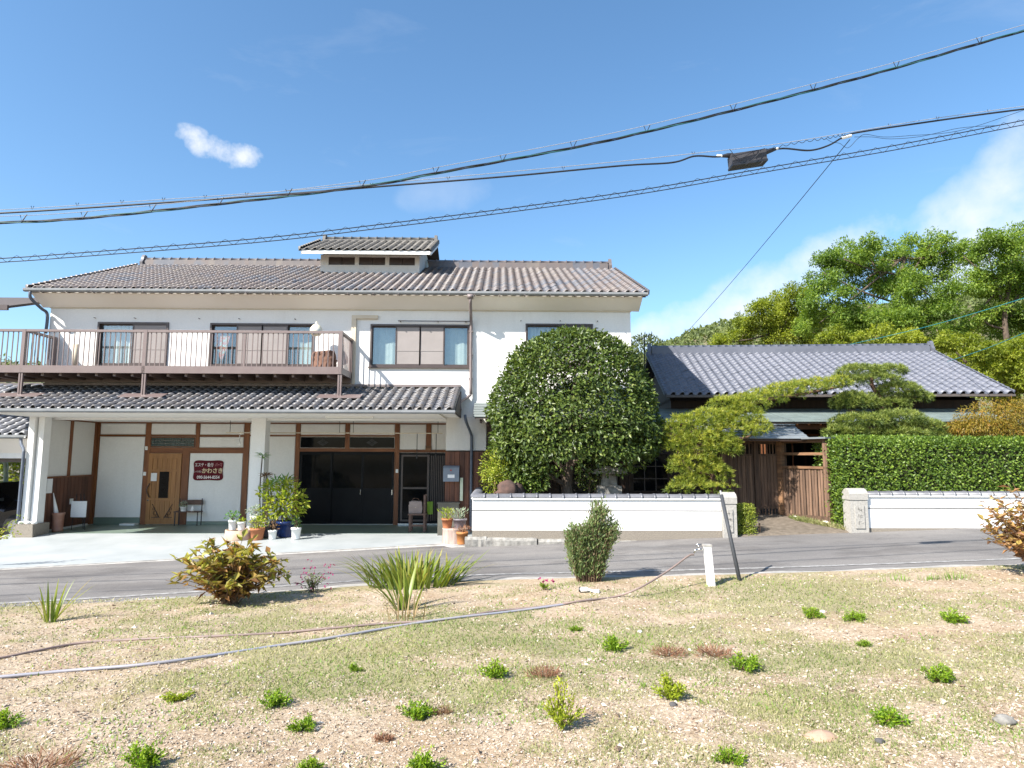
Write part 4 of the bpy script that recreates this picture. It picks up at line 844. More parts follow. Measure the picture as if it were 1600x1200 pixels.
# small bench shelf with a pot and a figure
bn = thing('bench', 'little iron-legged bench against the white wall by the salon door', 'bench', (-8.42, 17.75, 0))
box('seat', M['chairwood'], bn, -8.78, -8.10, 17.62, 17.86, .36, .385); box('backrest', M['chairwood'], bn, -8.70, -8.12, 17.87, 17.89, .55, .68)
for (x, y) in ((-8.74, 17.64), (-8.14, 17.64), (-8.74, 17.87), (-8.14, 17.87)): MB().box(x-.01, x+.01, y-.01, y+.01, .004, .36 if y < 17.7 else .72).build('leg', M['metal_dark'], bn)
FP = []   # foliage is added to these later: (kind, parent, centre, radius, height)
def pot(name, label, cat, x, y, z, rt, rb, h, mt, plant, group='potted plants on the porch', **kw):
    t = thing(name, label, cat, (x, y, z), group)
    MB().lathe((x, y, z), [(rb, 0), (rb*1.02, .01), (rt*.94, h*.82), (rt, h*.82), (rt, h), (rt*.88, h), (rt*.85, h*.86)], 18).build('pot', mt, t, True)
    MB().lathe((x, y, z+h*.84), [(rt*.87, 0), (rt*.5, .012), (.005, .015)], 14).build('soil', M['soil'], t, True)
    FP.append((plant, t, (x, y, z+h*.86), rt, kw)); return t
pot('potted_plant', 'white planter of small leaves on the little bench', 'potted plant', -8.56, 17.73, .386, .09, .07, .12, M['white'], 'bush', R=.10, H=.14, n=70, mat='grey')
o = MB().lathe((-8.32, 17.72, .386), [(.04, 0), (.05, .04), (.03, .08), (.035, .11), (.02, .14), (.005, .15)], 10).build('figurine', M['white'], None, True); tag(o, 'small white figurine on the little bench', 'figurine')
# planter box and pots by the middle column
pb = MB().lathe((-6.02, 15.18, -.05), [(.30, 0), (.31, .03), (.31, .24), (.28, .24), (.27, .2)], 24).build('planter_tub', M['terra_pale'], None, True); tag(pb, 'low pale terracotta tub carrying two white pots beside the column', 'tub')
o = MB().lathe((-6.02, 15.18, .14), [(.28, 0), (.2, .02), (.01, .03)], 16).build('soil', M['soil'], pb, True)
pot('potted_plant', 'white pot with a green succulent on the pale tub', 'potted plant', -6.15, 15.10, .19, .10, .075, .22, M['white'], 'bush', R=.17, H=.24, n=120, mat='succ')
pot('potted_plant', 'white pot with a low sprout on the pale tub', 'potted plant', -5.93, 15.05, .19, .095, .07, .19, M['white'], 'bush', R=.10, H=.10, n=50, mat='lime')
pot('potted_plant', 'white bottle-shaped pot with silvery leaves behind the pale tub', 'potted plant', -5.78, 15.42, .0, .10, .08, .48, M['white'], 'bush', R=.20, H=.30, n=150, mat='grey')
pot('potted_plant', 'terracotta pot with yellow-green leaves in the cluster by the column', 'potted plant', -5.56, 15.05, -.03, .165, .125, .27, M['terra'], 'bush', R=.22, H=.30, n=170, mat='lime')
pot('potted_plant', 'small white pot with a bare bonsai in the cluster by the column', 'potted plant', -5.24, 15.12, -.02, .10, .08, .20, M['white'], 'bush', R=.13, H=.20, n=50, mat='dry')
pot('potted_plant', 'large blue glazed pot with a tall bushy yellow-green plant', 'potted plant', -5.05, 15.45, 0, .22, .17, .36, M['blue_pot'], 'bush', R=.46, H=.95, n=620, mat='lime', big=True)
pot('potted_plant', 'small white pot with a dark little cypress at the end of the cluster', 'potted plant', -4.68, 15.05, -.01, .115, .085, .26, M['white'], 'bush', R=.09, H=.30, n=150, mat='dark')
pot('potted_plant', 'dark pot with a tall palm-like plant against the column', 'potted plant', -5.35, 15.70, 0, .17, .14, .34, M['grey_pot'], 'palm', H=1.05)
pot('potted_plant', 'dark pot with a tall slender dracaena in front of the column', 'potted plant', -5.72, 15.68, 0, .15, .12, .30, M['grey_pot'], 'dracaena', H=1.9)
pot('potted_plant', 'tall plant with broad pale leaves between the dracaena and the palm', 'potted plant', -5.52, 15.42, 0, .14, .11, .28, M['grey_pot'], 'bush', R=.24, H=1.0, n=120, mat='lime', big=True, tall=True)
# low bench behind the pots
lb = thing('bench', 'low dark wooden bench in the shade beside the black sliding doors', 'bench', (-5.35, 17.5, 0))
box('seat', M['chairwood'], lb, -5.95, -5.42, 17.25, 17.75, .36, .40)
for (x, y) in ((-5.92, 17.28), (-5.48, 17.28), (-5.92, 17.7), (-5.48, 17.7)): box('leg', M['chairwood'], lb, x, x+.05, y, y+.05, .004, .36)
# hanging laundry pole and ceiling light
lp = thing('laundry_pole', 'long steel laundry pole hung from the porch ceiling', 'laundry pole', (-4.2, 16.6, 2.4))
MB().tube([(-7.05, 16.6, 2.47), (-1.5, 16.6, 2.47)], .014, 6).build('pole', M['cream_plastic'], lp)
for xx in (-6.95, -4.15, -3.8, -1.62): MB().tube([(xx, 16.6, 2.80), (xx, 16.6, 2.46)], .007, 5).build('hanger_rod', M['metal_dark'], lp)
for i, (xx, l) in enumerate([(-6.7, .33), (-6.05, .42)]):
    o = MB().tube(spline([(xx, 16.6, 2.49), (xx+.03, 16.6, 2.46), (xx, 16.6, 2.38), (xx+.0, 16.6, 2.49-l*.6), (xx+.03, 16.6, 2.49-l*.9), (xx-.01, 16.6, 2.49-l), (xx-.04, 16.6, 2.49-l*.92)], 5), .006, 5).build('hook', M['steel'], None); tag(o, ['short S-shaped hook on the laundry pole before the column', 'long S-shaped hook on the laundry pole beside the column'][i], 'hook', 'hooks on the laundry pole')
for i, (xx, l) in enumerate([(-2.15, .62), (-1.66, .60)]):
    o = MB().tube([(xx, 16.58, 2.46), (xx, 16.58, 2.46-l)], .009, 5).lathe((xx, 16.58, 2.46-l-.02), [(.02, 0), (.024, .06), (.012, .1)], 8).build('hanging_cord', M['metal_dark'], None); tag(o, ['dark cord hanging from the laundry pole over the entrance glass', 'dark cord hanging from the laundry pole over the lattice door'][i], 'cord', 'cords on the laundry pole')  # plain cords hung from the laundry pole, not switches of the ceiling light
cl_ = thing('ceiling_light', 'long white fluorescent batten under the porch eave', 'light', (-3.6, 14.9, 2.75)); box('housing', M['white'], cl_, -4.05, -2.95, 14.85, 14.97, 2.755, 2.80); MB().tube([(-4.02, 14.91, 2.735), (-2.98, 14.91, 2.735)], .018, 8).build('tube', M['white'], cl_)
# chair with bag
ch = thing('chair', 'old brown wooden chair beside the entrance lattice', 'chair', (-2.05, 16.5, 0))
box('seat', M['chairwood'], ch, -2.30, -1.86, 16.25, 16.66, .42, .455)
for (x, y, h) in ((-2.28, 16.27, .42), (-1.92, 16.27, .92), (-2.28, 16.6, .42), (-1.92, 16.6, .92)): box('leg', M['chairwood'], ch, x, x+.05, y, y+.05, .004, h)
box('backrest', M['chairwood'], ch, -1.905, -1.885, 16.32, 16.6, .62, .88); box('stretcher', M['chairwood'], ch, -2.24, -1.92, 16.28, 16.31, .14, .19)
bg_ = thing('handbag', 'taupe handbag sitting on the old wooden chair', 'bag', (-2.12, 16.42, .456))
MB().prism_y([(-2.29, .458), (-1.97, .458), (-1.955, .62), (-2.0, .76), (-2.24, .765), (-2.30, .66)], 16.33, 16.50).build('body', M['bag'], bg_)
MB().tube(spline([(-2.22, 16.42, .76), (-2.19, 16.42, .82), (-2.08, 16.42, .82), (-2.04, 16.42, .76)]), .008, 5).build('strap', M['chairwood'], bg_); box('clasp', M['cream'], bg_, -2.14, -2.11, 16.322, 16.329, .60, .63); box('flap', M['bag'], bg_, -2.285, -1.965, 16.318, 16.3285, .61, .75)
tagbox('bottle_crate', 'lime green container behind the handbag', 'container', M['lime'], -1.90, -1.74, 16.75, 16.85, .40, .72)
o = MB().box(-1.50, -1.0, 15.62, 15.90, .0, .75).box(-1.52, -.98, 15.60, 15.92, .75, .78).build('storage_box', M['greybox'], None); tag(o, 'dull olive-grey storage box below the mailbox', 'box')
mb_ = thing('mailbox', 'blue-grey steel mailbox on the reddish board wall', 'mailbox', (-1.13, 15.9, 1.26))
MB().prism_x([(15.80, 1.27), (15.965, 1.27), (15.965, 1.66), (15.83, 1.64), (15.80, 1.60)], -1.40, -1.01).build('body', M['mailbox'], mb_); box('name_plate', M['paper'], mb_, -1.29, -1.12, 15.793, 15.799, 1.36, 1.44); box('lock', M['red'], mb_, -1.23, -1.19, 15.79, 15.798, 1.53, 1.56)
o = MB().prism_x([(15.90, .80), (15.93, .80), (15.93, 1.36), (15.90, 1.36)], -.99, -.92).build('towel', mat('pale_green_cloth', (.55, .62, .45), (.6, .58, .5), rough=.9), None); tag(o, 'narrow pale towel hanging beside the mailbox', 'towel')
o = MB().box(-.62, -.40, 15.2, 15.5, .56, .74).box(-.55, -.5, 15.3, 15.4, .05, .56).build('basin', M['white'], None); tag(o, 'small white wash basin at the house end of the white wall', 'basin')
# stump planter and the pots on and before it
stc = at(711, 838, 13.95); sr = .275
stp = MB().lathe((stc[0], 13.95, -.02), [(sr, 0), (sr*1.0, .1), (sr*.97, .36), (sr*1.0, .38), (sr*.9, .385), (.01, .385)], 26).build('stump_stand', mat('pale_bark_stump', (.44, .36, .31), (.32, .22, .19), rough=.9, scale=16, stretch=(1, 1, .2), bump=.5), None, True); tag(stp, 'pale round stump-shaped stand carrying two pots at the wall end', 'stand')
zs = -.02+.385
pot('potted_plant', 'terracotta pot with fine yellow-green sprigs on the stump stand', 'potted plant', stc[0]-.17, 13.95, zs, .125, .09, .20, M['terra'], 'sprig', R=.2, H=.30, n=150, mat='lime', group='pots at the wall end')
pot('potted_plant', 'mauve-grey pot with pale spiky leaves on the stump stand', 'potted plant', stc[0]+.10, 13.93, zs, .15, .11, .20, M['grey_pot'], 'sprig', R=.17, H=.30, n=110, mat='grey', group='pots at the wall end')
c = at(722, 850, 13.62)
pot('potted_plant', 'orange terracotta pot with dry reddish twigs in front of the stump stand', 'potted plant', c[0], 13.62, c[2]+.0, .125, .10, .25, mat('orange_terracotta', (.52, .22, .07), (.42, .16, .05), rough=.7, scale=9), 'sprig', R=.20, H=.16, n=90, mat='red', group='pots at the wall end')
# on the balcony and wall
o = MB().lathe(tuple(at(494, 519, 15.6)), [(.02, -.10), (.10, -.09), (.15, 0), (.15, .08), (.09, .17), (.03, .20), (.02, .26)], 16).build('hanging_lantern', M['lamp'], None, True); tag(o, 'pale round lantern hanging above the balcony', 'lantern')
cc = at(505, 583, 15.25); cv = []
for i in range(9):
    for j in range(14):
        t = 2*math.pi*j/14; k = (abs(math.cos(t))**5+abs(math.sin(t))**5)**(-.2); r = 1-.18*(i/8)**2+.05*rng.standard_normal(); cv.append((cc[0]+.29*k*math.cos(t)*r, cc[1]+.2*k*math.sin(t)*r, 3.93+.44*i/8+.02*rng.standard_normal()))
cf = [(i*14+j, i*14+(j+1) % 14, (i+1)*14+(j+1) % 14, (i+1)*14+j) for i in range(8) for j in range(14)]+[tuple(8*14+j for j in range(14))]
o = centred('covered_machine', cv, cf, M['cover'], None, True); tag(o, 'machine under a brown dust cover on the balcony', 'covered machine')
o = MB().tube([at(117, 577, 15.6), at(119, 538, 15.6)], .07, 12).build('cardboard_tube', M['cream_plastic'], None, True); tag(o, 'cream tube standing against the wall on the balcony', 'tube')
dr = MB(); dx, dy, dz = -7.12, 16.17, 4.98
dr.prism_y([(dx-.20, dz), (dx+.28, dz), (dx+.20, dz-.35), (dx+.07, dz-.75), (dx-.10, dz-.35)], 16.10, 16.14)
o = dr.build('hanging_garment', mat('patterned_cloth', (.32, .40, .38), (.45, .16, .13), rough=.9, scale=14, lo=.45, hi=.55), None); tag(o, 'patterned garment hanging in the dark pane of the four-leaf balcony window', 'garment')
# tv aerial on the far side of the house
an = thing('tv_aerial', 'thin tv aerial beside the eave of the tall house', 'aerial', tuple(at(1007, 575, 21.5)))
MB().tube([at(1007, 600, 21.5), at(1007, 524, 21.5)], .018, 6).build('mast', M['metal_dark'], an)
b0, b1 = at(995, 533, 21.5), at(1018, 522, 21.5); MB().tube([b0, b1], .014, 5).build('boom', M['metal_dark'], an)
for t in np.linspace(0, 1, 7):
    p = b0*(1-t)+b1*t; MB().tube([p+np.array([-.05, -.28, .0]), p+np.array([.05, .28, 0])], .008, 4).tube([p+np.array([0, 0, -.12]), p+np.array([0, 0, .1])], .006, 4).build('element', M['metal_dark'], an)

# ------------------------------------------------------------------ foliage tools
def unit(v): return v/(np.linalg.norm(v, axis=-1, keepdims=True)+1e-9)
def leaves(name, P, D, N, L, W, mt, parent=None, rnd=None, fold=.25, bend=.0, stuff=False, smooth=False):
    """a mesh of separate leaves: base, two sides, tip; D along the leaf, N its face"""
    P = np.asarray(P, float); n = len(P); D = unit(np.asarray(D, float)); N = np.asarray(N, float); S = unit(np.cross(D, N)); N = np.cross(S, D)
    L = np.broadcast_to(L, (n,))[:, None]; W = np.broadcast_to(W, (n,))[:, None]
    mid = P+D*L*.45
    V = np.stack([P, mid+S*W/2+N*W*fold*.5, P+D*L-N*L*bend, mid-S*W/2+N*W*fold*.5], 1).reshape(-1, 3)
    F = np.arange(4*n).reshape(n, 4)
    r = rng.random(n) if rnd is None else rnd
    return centred(name, V, F, mt, parent, smooth, np.repeat(r, 4))
def rdir(n): return unit(rng.standard_normal((n, 3)))
M['lf_camellia'] = leaf_mat('glossy_dark_leaf', [(.025, .043, .011), (.050, .084, .018), (.090, .134, .025), (.146, .196, .039), (.224, .246, .062)], .25, .42, .4)
M['lf_hedge'] = leaf_mat('hedge_leaf', [(.040, .081, .014), (.081, .144, .021), (.149, .230, .029), (.241, .322, .046)], .3, .42, .4)
M['lf_pine_y'] = leaf_mat('yellow_pine_needle', [(.08, .12, .02), (.175, .225, .03), (.28, .32, .045), (.44, .43, .065)], .38, .5)
M['lf_pine'] = leaf_mat('green_pine_needle', [(.05, .085, .022), (.11, .155, .033), (.19, .235, .048), (.28, .32, .075)], .3, .5)
M['lf_tree'] = leaf_mat('locust_leaf', [(.062, .112, .022), (.125, .206, .035), (.225, .319, .056), (.375, .450, .094)], .5, .45)
M['lf_tree_y'] = leaf_mat('yellowing_leaf', [(.11, .15, .02), (.20, .245, .03), (.31, .35, .045), (.44, .45, .08)], .5, .45)
M['lf_hill'] = leaf_mat('far_wood_leaf', [(.06, .085, .032), (.10, .13, .045), (.14, .175, .055), (.19, .215, .07)], .3, .6)
M['lf_maple'] = leaf_mat('bronze_maple_leaf', [(.12, .10, .012), (.20, .16, .018), (.28, .20, .022), (.30, .16, .025)], .4, .5)
M['lf_lime'] = leaf_mat('lime_leaf', [(.13, .19, .015), (.22, .29, .02), (.33, .38, .035), (.48, .47, .08)], .35, .4)
M['lf_grey'] = leaf_mat('silver_leaf', [(.13, .19, .13), (.22, .30, .22), (.34, .40, .32), (.55, .56, .45)], .25, .5)
M['lf_succ'] = leaf_mat('succulent_leaf', [(.06, .16, .03), (.10, .24, .05), (.18, .33, .08)], .2, .35)
M['lf_dark'] = leaf_mat('cypress_leaf', [(.02, .05, .015), (.035, .08, .02), (.06, .11, .03)], .15, .5)
M['lf_dry'] = leaf_mat('dry_leaf', [(.10, .055, .03), (.18, .10, .05), (.27, .17, .09)], .25, .7)
M['lf_red'] = leaf_mat('dry_red_twig_leaf', [(.16, .07, .045), (.26, .13, .08), (.34, .2, .12)], .25, .7)
M['lf_hyd'] = leaf_mat('autumn_hydrangea_leaf', [(.066, .034, .022), (.180, .086, .046), (.324, .180, .060), (.240, .228, .042), (.348, .336, .060), (.504, .420, .132)], .3, .5)
M['lf_autumn'] = leaf_mat('bronze_autumn_leaf', [(.088, .044, .027), (.213, .106, .062), (.375, .200, .088), (.375, .300, .075), (.525, .413, .150)], .3, .5)
M['lf_ros'] = leaf_mat('rosemary_leaf', [(.075, .115, .042), (.13, .185, .06), (.19, .25, .085), (.20, .145, .09)], .25, .6)
M['lf_iris'] = leaf_mat('sword_leaf', [(.10, .155, .022), (.17, .23, .032), (.27, .29, .05), (.42, .28, .12)], .35, .4)
M['lf_straw'] = leaf_mat('straw_blade', [(.30, .21, .11), (.42, .31, .17), (.52, .41, .25)], .3, .7)
M['lf_conifer'] = leaf_mat('lime_conifer_spray', [(.060, .129, .009), (.138, .241, .012), (.258, .370, .019), (.396, .499, .043)], .35, .5)
M['lf_conifer_y'] = leaf_mat('yellow_conifer_spray', [(.16, .22, .012), (.28, .34, .02), (.42, .45, .04)], .35, .5)
M['lf_grass'] = leaf_mat('short_grass_blade', [(.14, .19, .055), (.22, .25, .085), (.32, .31, .14), (.46, .41, .25)], .3, .7)
M['lf_grass_g'] = leaf_mat('fresh_grass_blade', [(.13, .22, .04), (.19, .30, .055), (.27, .36, .08)], .35, .6)
M['petal'] = leaf_mat('magenta_petal', [(.25, .012, .10), (.38, .02, .16), (.45, .05, .25)], .35, .5)

def shell_leaves(c, r, n, depth=.18, zlo=-1.0, out=.8, dens=None):
    """points in the outer shell of an ellipsoid with outward directions"""
    d = rdir(int(n*1.6)); d = d[d[:, 2] > zlo][:n]; k = 1-depth*rng.random(len(d))**1.6
    lump = 1+.06*(vnoise(d[:, 0]*4+9, d[:, 2]*4+d[:, 1]*3, 4)-.5)
    P = np.array(c)+d*np.array(r)*(k*lump)[:, None]; o = unit(d/np.array(r)); return P, o

# ------------------------------------------------------------------ round clipped tree
TC = at(898, 640, 14.75)
t = thing('clipped_tree', 'large dome-clipped evergreen tree with glossy leaves in front of the house', 'tree', (TC[0], 14.75, .3))
hw = [(516, 4), (522, 40), (532, 66), (550, 92), (575, 108), (605, 120), (640, 129), (680, 131), (708, 126), (728, 108), (742, 80)]
ys = np.array([h[0] for h in hw]); ws = np.array([h[1] for h in hw]); n = 32000
yy = np.interp(rng.random(n), np.linspace(0, 1, 60), np.interp(np.linspace(0, 1, 60)**.9, [0, 1], [517, 742]))
rad = np.interp(yy, ys, ws)*14.75/1000; ang = rng.random(n)*2*np.pi; dep = 1-.30*rng.random(n)**2
lump = 1+.05*(vnoise(ang*5, yy*.06, 6)-.5)+.10*(vnoise(ang*2.2, yy*.022, 9)-.5)
cl = vnoise(ang*3.4+3, yy*.045, 12)*.6+vnoise(ang*7+1, yy*.09, 15)*.4; keep = cl+.2*rng.random(n) > .36; keep |= (yy < 560) & (rng.random(n) < .7); lump = lump+.16*(cl-.5)
low = (yy > 706+14*vnoise(ang*4, 0*ang, 3)) & (np.cos(ang) > -.45) & (rng.random(n) < .85); keep &= ~low
yy, rad, ang, dep, lump = yy[keep], rad[keep], ang[keep], dep[keep], lump[keep]
zc = np.array([at(898, y, 14.75)[2] for y in np.linspace(510, 750, 50)]); z = np.interp(yy, np.linspace(510, 750, 50), zc)
P = np.stack([TC[0]+rad*dep*lump*np.cos(ang), 14.75+.62*rad*dep*lump*np.sin(ang), z+.03*rng.standard_normal(len(z))], 1)
up_ = np.clip((640-yy)/130, -.5, 1)[:, None]; o = unit(np.stack([np.cos(ang), 1.5*np.sin(ang), 0*ang], 1)+up_*np.array([0, 0, 1.4]))
# hanging skirts of foliage towards the house corner
for (px, py, rr_, k) in ((800, 700, .50, 900), (812, 738, .42, 800), (838, 752, .28, 350), (1000, 690, .40, 500), (950, 705, .40, 420)):
    c = at(px, py, 14.35); Q, oo = shell_leaves(c, (rr_, .4, rr_*.8), k, .6); P = np.concatenate([P, Q]); o = np.concatenate([o, oo])
ks = rng.integers(0, len(P), 420); P = np.concatenate([P, P[ks]+o[ks]*(.04+.10*rng.random((420, 1)))]); o = np.concatenate([o, o[ks]])   # stray shoots
nn = len(P); Dl = unit(o*.55+rdir(nn)*.8+np.array([0, 0, -.25])); Nl = unit(o+.7*rdir(nn)+np.array([0, 0, .35]))
leaves('crown', P, Dl, Nl, .085+.05*rng.random(nn), .042+.02*rng.random(nn), M['lf_camellia'], t, rnd=np.clip(rng.beta(2, 2.4, nn)+.12*(vnoise(P[:, 0]*2, P[:, 2]*2, 2)-.5), 0, 1))
tb = at(886, 770, 14.7); mbt = MB().tube(spline([(tb[0]+.05, 14.7, .25), (tb[0], 14.7, .9), (tb[0]+.02, 14.72, 1.5), (TC[0], 14.75, 2.4), (TC[0]+.05, 14.75, 3.6)], 5), np.linspace(.17, .06, 21), 9)
for (dx, dz0, dz1) in ((-1.1, 1.5, 2.4), (1.2, 1.6, 2.5), (-.8, 2.2, 3.4), (.9, 2.3, 3.5), (-1.2, 1.2, 1.7), (.2, 2.0, 3.9)):
    mbt.tube(spline([(tb[0]+.02, 14.71, dz0), (tb[0]+dx*.5, 14.6, (dz0+dz1)/2+.1), (tb[0]+dx, 14.5, dz1)], 4), np.linspace(.07, .02, 9), 6)
mbt.build('trunk', M['bark'], t, True)
# garden shrubs and rocks seen under and beside it
def ball_shrub(name, label, cat, px, py, Y, rx, rz, n, L, W, mt, ry=None, stem=True, group=None, depth=.4, rndmul=1.0):
    c = at(px, py, Y); s = thing(name, label, cat, (c[0], Y, c[2]-rz), group); Q, oo = shell_leaves(c, (rx, ry or rx*.8, rz), n, depth)
    k = len(Q); leaves('foliage', Q, unit(oo*.7+.7*rdir(k)), unit(oo+.6*rdir(k)), L*(.7+.6*rng.random(k)), W*(.7+.6*rng.random(k)), mt, s)
    if stem: MB().tube([(c[0], Y, c[2]-rz-.25), (c[0]+.03, Y, c[2])], [.03, .012], 6).build('stem', M['twig'], s)
    return s
ball_shrub('nandina', 'feathery light green nandina behind the corner of the white wall', 'shrub', 772, 737, 14.2, .33, .50, 1500, .07, .018, M['lf_lime'], depth=.9)
ball_shrub('shrub', 'dark little leafy shrub beside the trunk of the dome tree', 'shrub', 920, 742, 15.2, .33, .38, 700, .05, .03, M['lf_camellia'])
ball_shrub('shrub', 'small leafy shrub growing over the reddish rock', 'shrub', 828, 755, 14.2, .24, .25, 420, .05, .03, M['lf_hedge'])
def rock(label, c, r, mt=None, name='rock', cat='rock'):
    n1, n2 = 9, 12; V = []
    for i in range(n1+1):
        ph = math.pi*i/n1
        for j in range(n2):
            th_ = 2*math.pi*j/n2; k = 1+.14*rng.standard_normal(); V.append((c[0]+r[0]*k*math.sin(ph)*math.cos(th_), c[1]+r[1]*k*math.sin(ph)*math.sin(th_), c[2]+r[2]*math.cos(ph)*(1+.05*rng.standard_normal())))
    F = [(i*n2+j, (i+1)*n2+j, (i+1)*n2+(j+1) % n2, i*n2+(j+1) % n2) for i in range(n1) for j in range(n2)]
    o = centred(name, V, F, mt or M['rock'], None, True); return tag(o, label, cat)
rock('reddish rock just behind the corner of the white wall', at(793, 766, 13.9), (.24, .2, .22))
rock('reddish rock in shade right beside the nandina rock', at(806, 772, 14.1), (.2, .2, .26))
ln = thing('stone_lantern', 'shaded grey stone lantern behind the white wall', 'lantern', tuple(at(950, 770, 15.2)))
c = at(950, 768, 15.2); MB().box(c[0]-.28, c[0]+.28, 14.95, 15.45, c[2]-.3, c[2]+.14).build('base', M['stone'], ln); MB().prism_y([(c[0]-.2, c[2]+.14), (c[0]+.2, c[2]+.14), (c[0]+.15, c[2]+.42), (c[0]-.15, c[2]+.42)], 15.05, 15.35).build('light_box', M['stone'], ln); MB().prism_y([(c[0]-.42, c[2]+.42), (c[0]+.42, c[2]+.42), (c[0]+.34, c[2]+.5), (c[0], c[2]+.6), (c[0]-.34, c[2]+.5)], 14.85, 15.55).build('cap', M['stone'], ln)

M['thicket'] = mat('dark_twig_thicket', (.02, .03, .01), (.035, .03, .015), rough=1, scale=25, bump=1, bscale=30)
# ------------------------------------------------------------------ hedges
def hedge(name, label, x0, x1, y0, y1, z0, z1, n, L, W, mt, extra=None):
    h = thing(name, label, 'hedge', ((x0+x1)/2, (y0+y1)/2, z0))
    A = [(x1-x0)*(z1-z0), (y1-y0)*(z1-z0), (x1-x0)*(y1-y0)]; pr = np.array([A[0], A[1], A[1]*.4, A[2]]); pr /= pr.sum(); f = rng.choice(4, n, p=pr)
    u = rng.random((n, 3)); P = np.array([x0, y0, z0])+u*np.array([x1-x0, y1-y0, z1-z0]); nrm = np.zeros((n, 3)); dp = .22*rng.random(n)**1.5-.04
    lump = .07*(vnoise(P[:, 0]*2.5, P[:, 2]*2.5+P[:, 1], 3)-.5)+.05*(vnoise(P[:, 0]*7, P[:, 2]*7+P[:, 1], 8)-.5)
    for k, (ax, val, s) in enumerate(((1, y0, -1), (0, x0, -1), (0, x1, 1), (2, z1, 1))):
        m = f == k; P[m, ax] = val-s*(dp[m]-lump[m]); nrm[m, ax] = s
    k = vnoise(P[:, 0]*3+5, P[:, 2]*3+P[:, 1]*2, 14)+.35*rng.random(n) > .22; P, nrm = P[k], nrm[k]; n = len(P)
    leaves('foliage', P, unit(nrm*.5+rdir(n)*.8+np.array([0, 0, .2])), unit(nrm+.65*rdir(n)+np.array([0, 0, .3])), L*(.7+.7*rng.random(n)), W*(.7+.6*rng.random(n)), mt, h, rnd=np.clip(rng.beta(2, 2, n)+.25*(vnoise(P[:, 0]*1.3, P[:, 2]*2, 5)-.5), 0, 1))
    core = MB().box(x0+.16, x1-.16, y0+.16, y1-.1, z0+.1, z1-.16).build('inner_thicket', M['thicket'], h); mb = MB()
    for i in range(int((x1-x0)/.35)+1): mb.tube([(x0+.2+i*.35, (y0+y1)/2, z0-.1), (x0+.2+i*.35, (y0+y1)/2, z0+.3)], [.03, .02], 5)
    mb.build('stem', M['twig'], h); return h
hx = at(1274, 690, 14.65)[0]; hz = at(1400, 686, 13.62)[2]
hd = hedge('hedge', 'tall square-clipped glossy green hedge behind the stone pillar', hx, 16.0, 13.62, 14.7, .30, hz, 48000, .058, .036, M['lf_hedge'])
c0, c1 = at(1149, 800, 13.55), at(1179, 800, 13.55)
hedge('clipped_bush', 'small square-clipped yellowish bush at the foot of the stone pillar', c0[0], c1[0], 13.5, 13.85, .20, at(1160, 791, 13.55)[2], 4000, .035, .022, M['lf_pine_y'])

# ------------------------------------------------------------------ cloud-pruned pines
def pine(label, pads, limbs, mt, base, ntuft, needle=.10, nn=13, group='cloud-pruned pines'):
    t = thing('pine_tree', label, 'pine tree', tuple(base), group); Ps = []; Os = []
    tot = sum(p[3]*p[4] for p in pads)
    for (px, py, Y, rx, rz) in pads:
        c = at(px, py, Y); a, b = rx*Y/1000, rz*Y/1000; k = int(ntuft*rx*rz/tot); Q, oo = shell_leaves(c, (a, min(a*.75, .6), b), k, .45, zlo=-.45); Ps.append(Q); Os.append(oo)
    P = np.concatenate(Ps); O = unit(np.concatenate(Os)+np.array([0, 0, .45])); n = len(P)
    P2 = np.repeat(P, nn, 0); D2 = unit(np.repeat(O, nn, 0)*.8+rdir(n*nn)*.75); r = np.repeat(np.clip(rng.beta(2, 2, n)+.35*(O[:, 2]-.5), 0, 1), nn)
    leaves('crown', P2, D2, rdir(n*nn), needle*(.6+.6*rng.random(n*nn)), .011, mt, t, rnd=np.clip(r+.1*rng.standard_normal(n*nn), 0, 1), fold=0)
    mb = MB()
    for pts, r0, r1 in limbs:
        q = spline([at(*p) for p in pts], 5); mb.tube(q, np.linspace(r0, r1, len(q)), 7)
    mb.build('trunk', M['bark_red'], t, True); return t
pads = [(1075, 668, 14.3, 38, 22), (1110, 655, 14.3, 34, 18), (1060, 695, 14.3, 26, 22), (1095, 695, 14.2, 44, 24), (1085, 728, 14.2, 44, 22), (1110, 742, 14.2, 34, 18), (1130, 700, 14.2, 30, 22), (1078, 752, 14.1, 26, 10),
        (1095, 763, 14.0, 58, 8), (1140, 660, 14.4, 30, 22), (1160, 650, 14.4, 32, 20), (1150, 675, 14.2, 40, 16), (1130, 630, 14.5, 24, 10), (1165, 632, 14.5, 36, 16), (1185, 668, 14.2, 20, 14), (1195, 622, 14.6, 34, 15), (1225, 614, 14.7, 34, 15), (1255, 608, 14.8, 34, 14), (1285, 602, 14.9, 32, 13), (1310, 598, 14.9, 22, 10)]
limbs = [([(1118, 775, 14.5), (1112, 740, 14.5), (1100, 700, 14.5), (1130, 665, 14.5), (1180, 630, 14.6), (1250, 616, 14.8), (1318, 603, 14.9)], .11, .025), ([(1112, 740, 14.5), (1080, 735, 14.3), (1055, 700, 14.3)], .05, .015), ([(1104, 700, 14.5), (1070, 680, 14.4)], .05, .015), ([(1118, 680, 14.5), (1160, 685, 14.3), (1185, 672, 14.2)], .05, .012)]
pine('yellow-green cloud-pruned pine whose long branch arches over the gate', pads, limbs, M['lf_pine_y'], at(1118, 790, 14.5), 3900)
